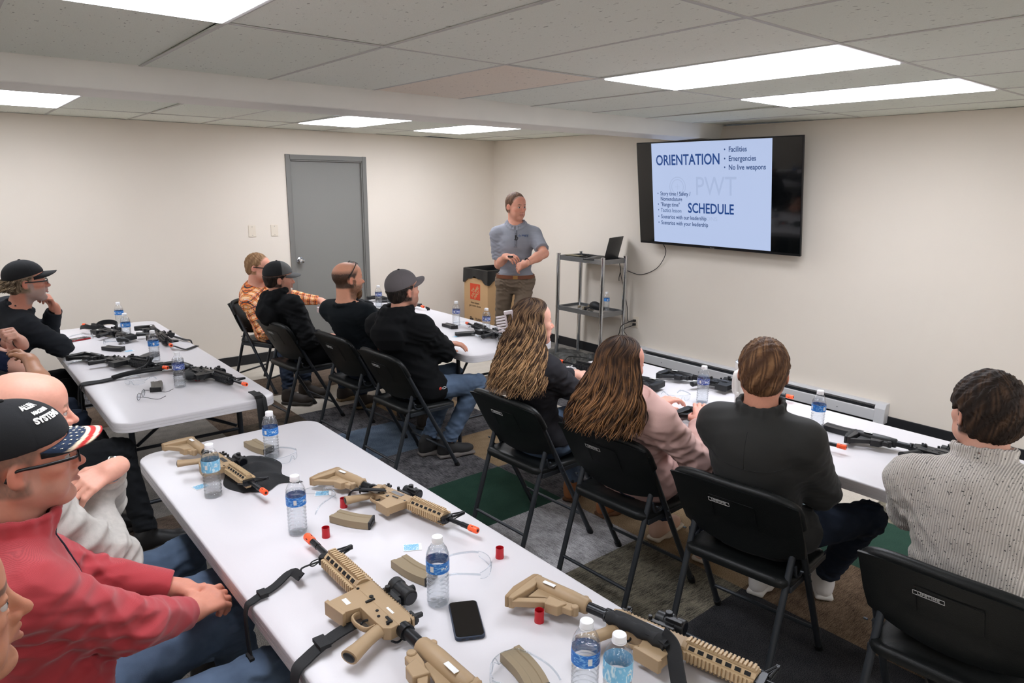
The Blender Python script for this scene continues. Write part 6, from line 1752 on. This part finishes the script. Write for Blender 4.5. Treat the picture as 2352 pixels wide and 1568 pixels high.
# presenter
def belt_extra(S, d): pass
PEOPLE['presenter'] = P = person(dict(label='standing presenter in a grey polo shirt and taupe trousers, holding a small remote', head=(3.27,2.36,1.648), hdir=(-92,-3,0), byaw=-130, hip=(3.27,2.36,.965), neck=(3.275,2.365,1.472),
    kn=[(3.20,2.22,.52),(3.24,2.52,.52)], an=[(3.22,2.15,.10),(3.28,2.64,.10)], wl=tuple(onX(1206,606,3.08)), wr=tuple(onX(1163,589,3.09)), pl=(3.5,1.5,1.0), pr=(3.45,3.2,1.0), sw=.20, shrug=-.022, res=.0035, shirt=fabric('grey_polo', (138,140,148)), shirt_name='polo_shirt', sleeve=.5, loose=.008,
    pants=khaki, thigh=-.004, leg_end=.058, collar='polo', collar_h=.02, skin=(212,152,128), seed=41, hem=-.055, fold=.0035, brow=(90,66,50), iris=(80,70,60), lip=(170,104,94), slump=-.01, stub=((150,110,92),.2),
    hands={-1:dict(d=(-.15,-.95,.05), n=(-.5,.1,.85), curl=(.5,.8,.5), thumb=.2), 1:dict(d=(-.1,.75,-.35), n=(-.85,-.2,.3), curl=(.45,.5,.3), thumb=.5)}, scalp=((96,70,50),.2,.8), shoem=mat('brown_shoe', (70,50,36), .5), nolegs=False))
short_hair(P, (84,60,44), (120,90,66), front=.066, thick=.005, top=.009, back=-.05, tex=.0015)
g = G(); c_ = P['W'][-1]+np.array([-.035,-.10,.010]); g.box((0,0,0), (.024,.055,.016)); o = g.build('remote_clicker', blk, None, bevel=.004, loc=tuple(c_+P['O'])); tag(o, 'small black remote held in the presenter\'s hand', 'remote')
W_, E2 = P['W'][1], P['EL'][1]; d_ = nrm(W_-E2); c_ = W_-d_*.015
def bandring(P, c, d, r, w, m, name='watch', face=None, parent=None):
    g = G(); x = nrm(np.cross(d, (0,0,1.))); y = np.cross(d, x)
    ring = [c+(x*math.cos(a)+y*math.sin(a))*r for a in np.linspace(0, 2*math.pi, 24, endpoint=False)]
    V = []; F = []
    for p in ring:
        o_ = nrm(p-c)
        V += [p-d*w/2, p+d*w/2, p+d*w/2+o_*.003, p-d*w/2+o_*.003]
    for i in range(24):
        j = (i+1) % 24
        for k in range(4): F.append((i*4+k, i*4+(k+1)%4, j*4+(k+1)%4, j*4+k))
    g.add(V, F); wb = g.build(name, m, P['root'], smooth='auto')
    if face is not None:
        o_ = nrm(np.array(face, float)-np.dot(face, d)*d); q = c+o_*(r+.002)
        g = G(); g.cyl(q, q+o_*.009, .019, n=20); g.build('watch_face', mat('watch_glass', (20,22,26), .15), wb, smooth='auto')
        g = G(); g.cyl(q-o_*.001, q+o_*.007, .0205, n=20); g.build('watch_case', chrome, wb, smooth='auto')
    return wb
bandring(P, c_, d_, .030, .02, blk, face=(-.6,-.4,.6))
# belt with buckle, chest mark and clip-on microphone
g = G(); n = 48; V = []; F = []
for i in range(n):
    a = 2*math.pi*i/n; p = P['sp'](.10)+P['Rt']@np.array([.139*math.cos(a), .176*math.sin(a), 0])
    o_ = nrm(P['Rt']@np.array([math.cos(a), math.sin(a), 0])); V += [p-P['ax']*.018, p+P['ax']*.016, p+P['ax']*.016+o_*.004, p-P['ax']*.018+o_*.004]
for i in range(n):
    for k in range(4): F.append((i*4+k, i*4+(k+1)%4, ((i+1)%n)*4+(k+1)%4, ((i+1)%n)*4+k))
g.add(V, F); bl = g.build('belt', mat('belt_leather', (108,60,34), .45), P['root'], smooth='auto')
Mb_ = frame(P['sp'](.10)+P['fr']*.146, P['lat'], P['fr']); g = G(); g.box((0,0,0), (.045,.034,.005)); g.build('buckle', mat('brass', (170,130,80), .3, .9), bl, bevel=.002, M=Matrix(Mb_))
g = G(); g.box((0,0,0), (.012,.035,.01)); g.tube(smoothpath([(.0,.01,.0),(.02,0,.006),(.01,-.02,.008),(-.012,-.015,.006)],4), .003, 6); g.ell((0,.018,.004), (.008,.008,.008))
def chest(u, v): return P['N']+P['lat']*u-P['ax']*v
q = on_surface(P, P['shirt'], [chest(0,.115), chest(.085,.10), chest(.035,.10)]+[chest(0,k) for k in np.linspace(.05,.20,9)]+[chest(0,.08), chest(0,.135), chest(0,.18)], lift=.001)
g.build('clip_microphone', blk, P['shirt'], smooth='auto', M=Matrix(frame(q[0], P['lat'], P['fr'])))
text('PWT', .030, mat('chest_blue', (74,96,140), .6), P['shirt'], frame(q[1]+P['fr']*.002, P['lat']-P['fr']*.25, P['fr']+P['lat']*.25), name='chest_logo', ext=.003)
g = G(); g.tube([(.010*math.cos(a), .010*math.sin(a), 0) for a in np.linspace(0, 2*math.pi, 16, endpoint=False)], .0014, 4, closed=True); g.box((0,0,0), (.028,.0015,.004)); g.box((0,0,0), (.0015,.028,.004))
g.build('chest_emblem', MATS['chest_blue'], P['shirt'], M=Matrix(frame(q[2]+P['fr']*.001, P['lat']-P['fr']*.1, P['fr']+P['lat']*.1)))
g = G(); V_, F_ = ribbon(q[3:12], .030, .0012, side=tuple(P['lat']), n=3); g.add(V_, F_); g.build('placket', fabric('grey_polo_trim', (120,122,130)), P['shirt'], smooth=True)
for p_ in q[12:]:
    g = G(); g.cyl(p_, p_+P['fr']*.003, .005, n=10); g.build('button', mat('button_grey', (90,92,98), .5), P['shirt'], smooth='auto')
# man in black cap resting his chin on his hand
hd_ = np.array((-.452,2.58,1.232))
wl_ = onY(126,708,2.70); PEOPLE['chin'] = P = person(dict(label='man in a black cap and dark sweatshirt resting his chin on his hand, grey beard', head=hd_, hdir=(-2,4,0), byaw=6, hip=(-.70,2.70,HZ), neck=(-.505,2.62,1.065),
    kn=[(-.30,2.86,.53),(-.30,2.56,.53)], an=[(-.28,2.86,.1),(-.28,2.54,.1)], wl=wl_, wr=(-.34,2.84,.80), pl=(-.15,2.85,.6), pr=(-.05,2.35,.6), sw=.20, res=.0042, shirt=fabric('charcoal_sweatshirt', (38,41,46)), shirt_name='sweatshirt', pants=darkpants, loose=.020,
    skin=(196,134,112), stub=((150,142,136),.75), scalp=((130,112,92),.2,.95), brow=(120,100,84), seed=44, fold=.007, hands={1:dict(d=(-.25,-.35,.9), n=(.9,.0,.3), curl=(.9,1.2,.7), thumb=.3)}, hem=.1))
short_hair(P, (92,76,60), (168,148,122), front=.035, thick=.012, top=-.015, back=-.075, tex=.004, trim=.03)
locks(P, 170, .20, .010, 95, (80,66,52), (172,152,124), r=.003, flare=.25, seed=5, faceang=1.95, curlstart=.3, t0min=.36, bk=.35)
cap(P, (24,25,28), mat('cap_cloth', attr='Col', rough=.9), tilt=.12, curve=.03, bup=.22); spectacles(P)
bandring(P, P['W'][1]-nrm(P['W'][1]-P['EL'][1])*.02, nrm(P['W'][1]-P['EL'][1]), .031, .02, blk, 'wristband')
# navy and black t-shirt men, mostly beyond the edge of the picture
PEOPLE['navy'] = P = person(dict(label='man in a navy t-shirt, folded arms and wristband, beside the black-capped man', head=(-.84,1.95,1.20), hdir=(0,0,0), byaw=0, hip=(-.78,1.95,HZ), kn=[(-.38,2.08,.53),(-.38,1.82,.53)], an=[(-.36,2.08,.1),(-.36,1.82,.1)],
    wl=tuple(onY(48,785,1.84)), wr=tuple(onY(20,818,1.98)), pl=(-.45,2.25,.9), pr=(-.45,1.6,.85), sw=.21, res=.0045, shirt=fabric('navy_jersey', (26,32,54)), sleeve=.5, pants=denimd, seed=48, skin=(220,168,148), hands={1:dict(d=(-.3,-.6,.7), n=(.8,-.2,.5), curl=(1.2,1.3,.8)), -1:dict(d=(-.3,.8,.2), n=(.8,.2,.4), curl=(1.1,1.2,.8))}))
short_hair(P, (70,52,40), (100,80,60)); bandring(P, P['W'][1]-nrm(P['W'][1]-P['EL'][1])*.02, nrm(P['W'][1]-P['EL'][1]), .031, .02, mat('olive_band', (40,38,28), .6), 'wristband')
PEOPLE['blacktee'] = P = person(dict(label='man in a black t-shirt with bare folded forearms, behind the bald man', head=(-.81,1.25,1.20), hdir=(0,0,0), byaw=0, hip=(-.74,1.25,HZ), kn=[(-.36,1.40,.53),(-.30,1.10,.56)], an=[(-.34,1.40,.1),(-.22,1.08,.1)],
    wl=(-.68,1.12,.88), wr=(-.58,1.36,1.01), pl=(-.50,1.62,.75), pr=(-.25,1.05,.80), sw=.21, res=.0045, shirt=fabric('black_jersey', (24,24,26)), sleeve=.5, pants=darkpants, seed=52, fat=.02, skin=(198,146,116), hands={1:dict(d=(.0,-.9,.1), n=(.7,0,.6)), -1:dict(d=(-.1,.9,.1), n=(.7,0,.6))}))
short_hair(P, (70,52,40), (100,80,60))
# bald man in grey sweatshirt with crossed arms
PEOPLE['greysweat'] = P = person(dict(label='bald man with a furrowed brow in a grey sweatshirt, arms crossed, metal watch', head=(-.728,-.325,1.222), hdir=(-3,-4,0), byaw=4, hip=(-.76,-.30,HZ), kn=[(-.33,-.12,.55),(-.30,-.42,.56)], an=[(-.28,-.12,.1),(-.24,-.40,.1)],
    wl=tuple(onY(256,1078,-.30)), wr=tuple(onY(200,1125,-.22)), pl=(-.55,.0,.7), pr=(-.58,-.55,.70), sw=.205, fat=.035, res=.0036, shirt=fabric('heather_sweatshirt', (176,172,166), var=(60,.08)), shirt_name='sweatshirt', loose=.022, cuff=.86, pants=denimb, collar='crew', skin=(216,160,140), seed=57, fold=.009,
    brow_lines=1, stub=((190,170,160),.3), brow=(150,120,100), hem=.12, hands={1:dict(d=(-.85,-.45,-.15), n=(.35,-.4,.85), curl=(.5,.7,.4), thumb=.1), -1:dict(d=(-.5,.75,-.1), n=(.5,.2,.8), curl=(.3,.4,.3))}))
bandring(P, P['W'][1]-nrm(P['W'][1]-P['EL'][1])*.012, nrm(P['W'][1]-P['EL'][1]), .031, .014, chrome, face=(.3,-.3,.9))
# man in red pullover
PEOPLE['red'] = P = person(dict(label='man in a red quarter-zip pullover, glasses and flag-brimmed cap, hands clasped in his lap', head=(-.783,-.795,1.250), hdir=(-2,3,2), byaw=4, hip=(-.82,-.80,HZ), kn=[(-.33,-.60,.55),(-.33,-.90,.55)], an=[(-.27,-.60,.1),(-.27,-.90,.1)], neck=(-.825,-.80,1.07),
    wl=tuple(pix(412,1352,.71)), wr=tuple(pix(458,1408,.68)), pl=(-.62,-.35,.6), pr=(-.66,-1.35,.55), sw=.205, fat=.03, res=.003, sres=.004, shirt=redf, shirt_name='pullover', loose=.018, pants=denimb, collar='stand', collar_h=.03, skin=(206,140,118), lip=(156,92,82), seed=61, fold=.008,
    brow=(120,96,80), stub=((176,150,138),.35), scalp=((104,88,76),.2,.7), jowl=.004, neckr=.058, hem=.12, cuff=.90,
    hands={1:dict(d=(.80,-.50,-.05), n=(.25,.50,.80), curls=[(.5,.7,.4),(.6,.8,.4),(.7,.8,.5),(.7,.9,.5)], thumb=.1), -1:dict(d=(.88,.34,-.02), n=(.15,-.45,.9), curls=[(.35,.6,.4),(.45,.7,.4),(.5,.7,.4),(.6,.8,.4)], thumb=-.4)}))
navyb = (38,54,80)
def flag(uv, n):
    C = np.tile(L3((24,25,28)), (2*n,1)); t = uv[:n,1]; c = np.tile(L3(navyb), (n,1))
    for lo_, hi_, col in ((.50,.64,(232,214,188)),(.64,.80,(196,52,50)),(.80,.93,(232,214,188)),(.93,1.1,(176,44,44))): c[(t >= lo_)&(t < hi_)] = L3(col)
    C[:n] = c; return C
cp, br, _, Vb = cap(P, (25,26,29), mat('cap_cloth', attr='Col', rough=.9), tilt=.05, curve=.026, brim_len=.066, brimcol=flag, bup=.10)
M, sc = P['M'], P['sc']; g = G(); nu = 41
Vb3 = Vb.reshape(25, 41, 3)
def brimpt(u, t):
    j = (u+1)/2*40; i = t*24; j0, i0 = int(min(j, 39)), int(min(i, 23)); fj, fi = j-j0, i-i0
    p = (Vb3[i0,j0]*(1-fj)+Vb3[i0,j0+1]*fj)*(1-fi)+(Vb3[i0+1,j0]*(1-fj)+Vb3[i0+1,j0+1]*fj)*fi; return p
for a, x in enumerate(np.arange(-.075, .08, .0135)):
    for b_, yy in enumerate((.006, .017, .028)):
        u = x/.086; 
        if abs(u) > .96: continue
        ext = .066*math.sqrt(max(0, 1-abs(u)**2.6)); t = (yy-(.006 if a % 2 else 0))/max(ext, .001)
        if t > .95 or t < .05 or (yy-(.006 if a%2 else 0))/.066 > .47: continue
        c = brimpt(math.asin(max(-1,min(1,u*.98)))/1.12 if False else u*.93, t)+np.array([0,0,.0006])
        pts = [c]+[c+np.array([(.0042 if k % 2 == 0 else .0017)*math.cos(k*math.pi/5), (.0042 if k % 2 == 0 else .0017)*math.sin(k*math.pi/5), .0004]) for k in range(10)]
        g.add(pts, [(0,k+1,(k+1)%10+1) for k in range(10)])
T_ = np.eye(4); T_[:3,:3] = M[:3,:3]*sc; T_[:3,3] = M[:3,3]
g.build('star_pattern', mat('star_cream', (232,222,200), .8), br, M=Matrix(T_))
def captext(body, size, th0, ph0, shear=0.):
    o = text(body, size, mat('cap_white_print', (226,224,220), .7), cp, np.eye(4), name='cap_lettering', ext=.0006, bold=.0012)
    me = o.data; n = len(me.vertices); v = np.empty(n*3); me.vertices.foreach_get('co', v); v = v.reshape(-1,3)
    th = th0+v[:,0]/.098; ph = ph0+v[:,1]/.105; r_ = 1.012+v[:,2]*2
    q = np.stack([-.008+.111*np.cos(ph)*np.cos(th)*r_, .087*np.cos(ph)*np.sin(th)*r_, .046+.094*np.sin(ph)*r_], 1)
    q = (q*sc)@M[:3,:3].T+M[:3,3]; me.vertices.foreach_set('co', q.ravel()); me.update(); return o
captext('ALLEN', .021, -.72, 1.02); captext('MACHINE', .012, -.62, .80); captext('SYSTEMS', .021, -.60, .60)
spectacles(P)
zp = [P['N']+P['fr']*.08-P['ax']*k for k in np.linspace(-.01, .20, 12)]; g = G(); V_, F_ = ribbon(on_surface(P, P['shirt'], zp, -P['fr']+P['ax']*-.2), .006, side=tuple(P['lat']), n=3); g.add(V_, F_); g.build('zip', mat('zip_navy', (30,36,54), .5), P['shirt'], smooth=True)
# man cut off at the lower left corner
PEOPLE['corner'] = P = person(dict(label='man nearest the camera, only his profile and dark knee showing', head=(-.945,-1.432,1.268), hdir=(4,2,0), byaw=6, hip=(-.98,-1.50,HZ), kn=[(-.50,-1.24,.56),(-.52,-1.55,.56)], an=[(-.46,-1.24,.1),(-.48,-1.52,.1)],
    wl=(-.70,-1.30,.66), wr=(-.70,-1.60,.66), res=.003, sres=.006, shirt=fabric('charcoal_sweatshirt', (38,41,46)), pants=fabric('charcoal_trousers', (58,60,66)), skin=(190,132,104), seed=66, lip=(160,96,84), scalp=((60,48,40),.2,.8), brow=(70,54,42), jowl=.003))
short_hair(P, (54,42,36), (84,68,54), front=.06, thick=.006)
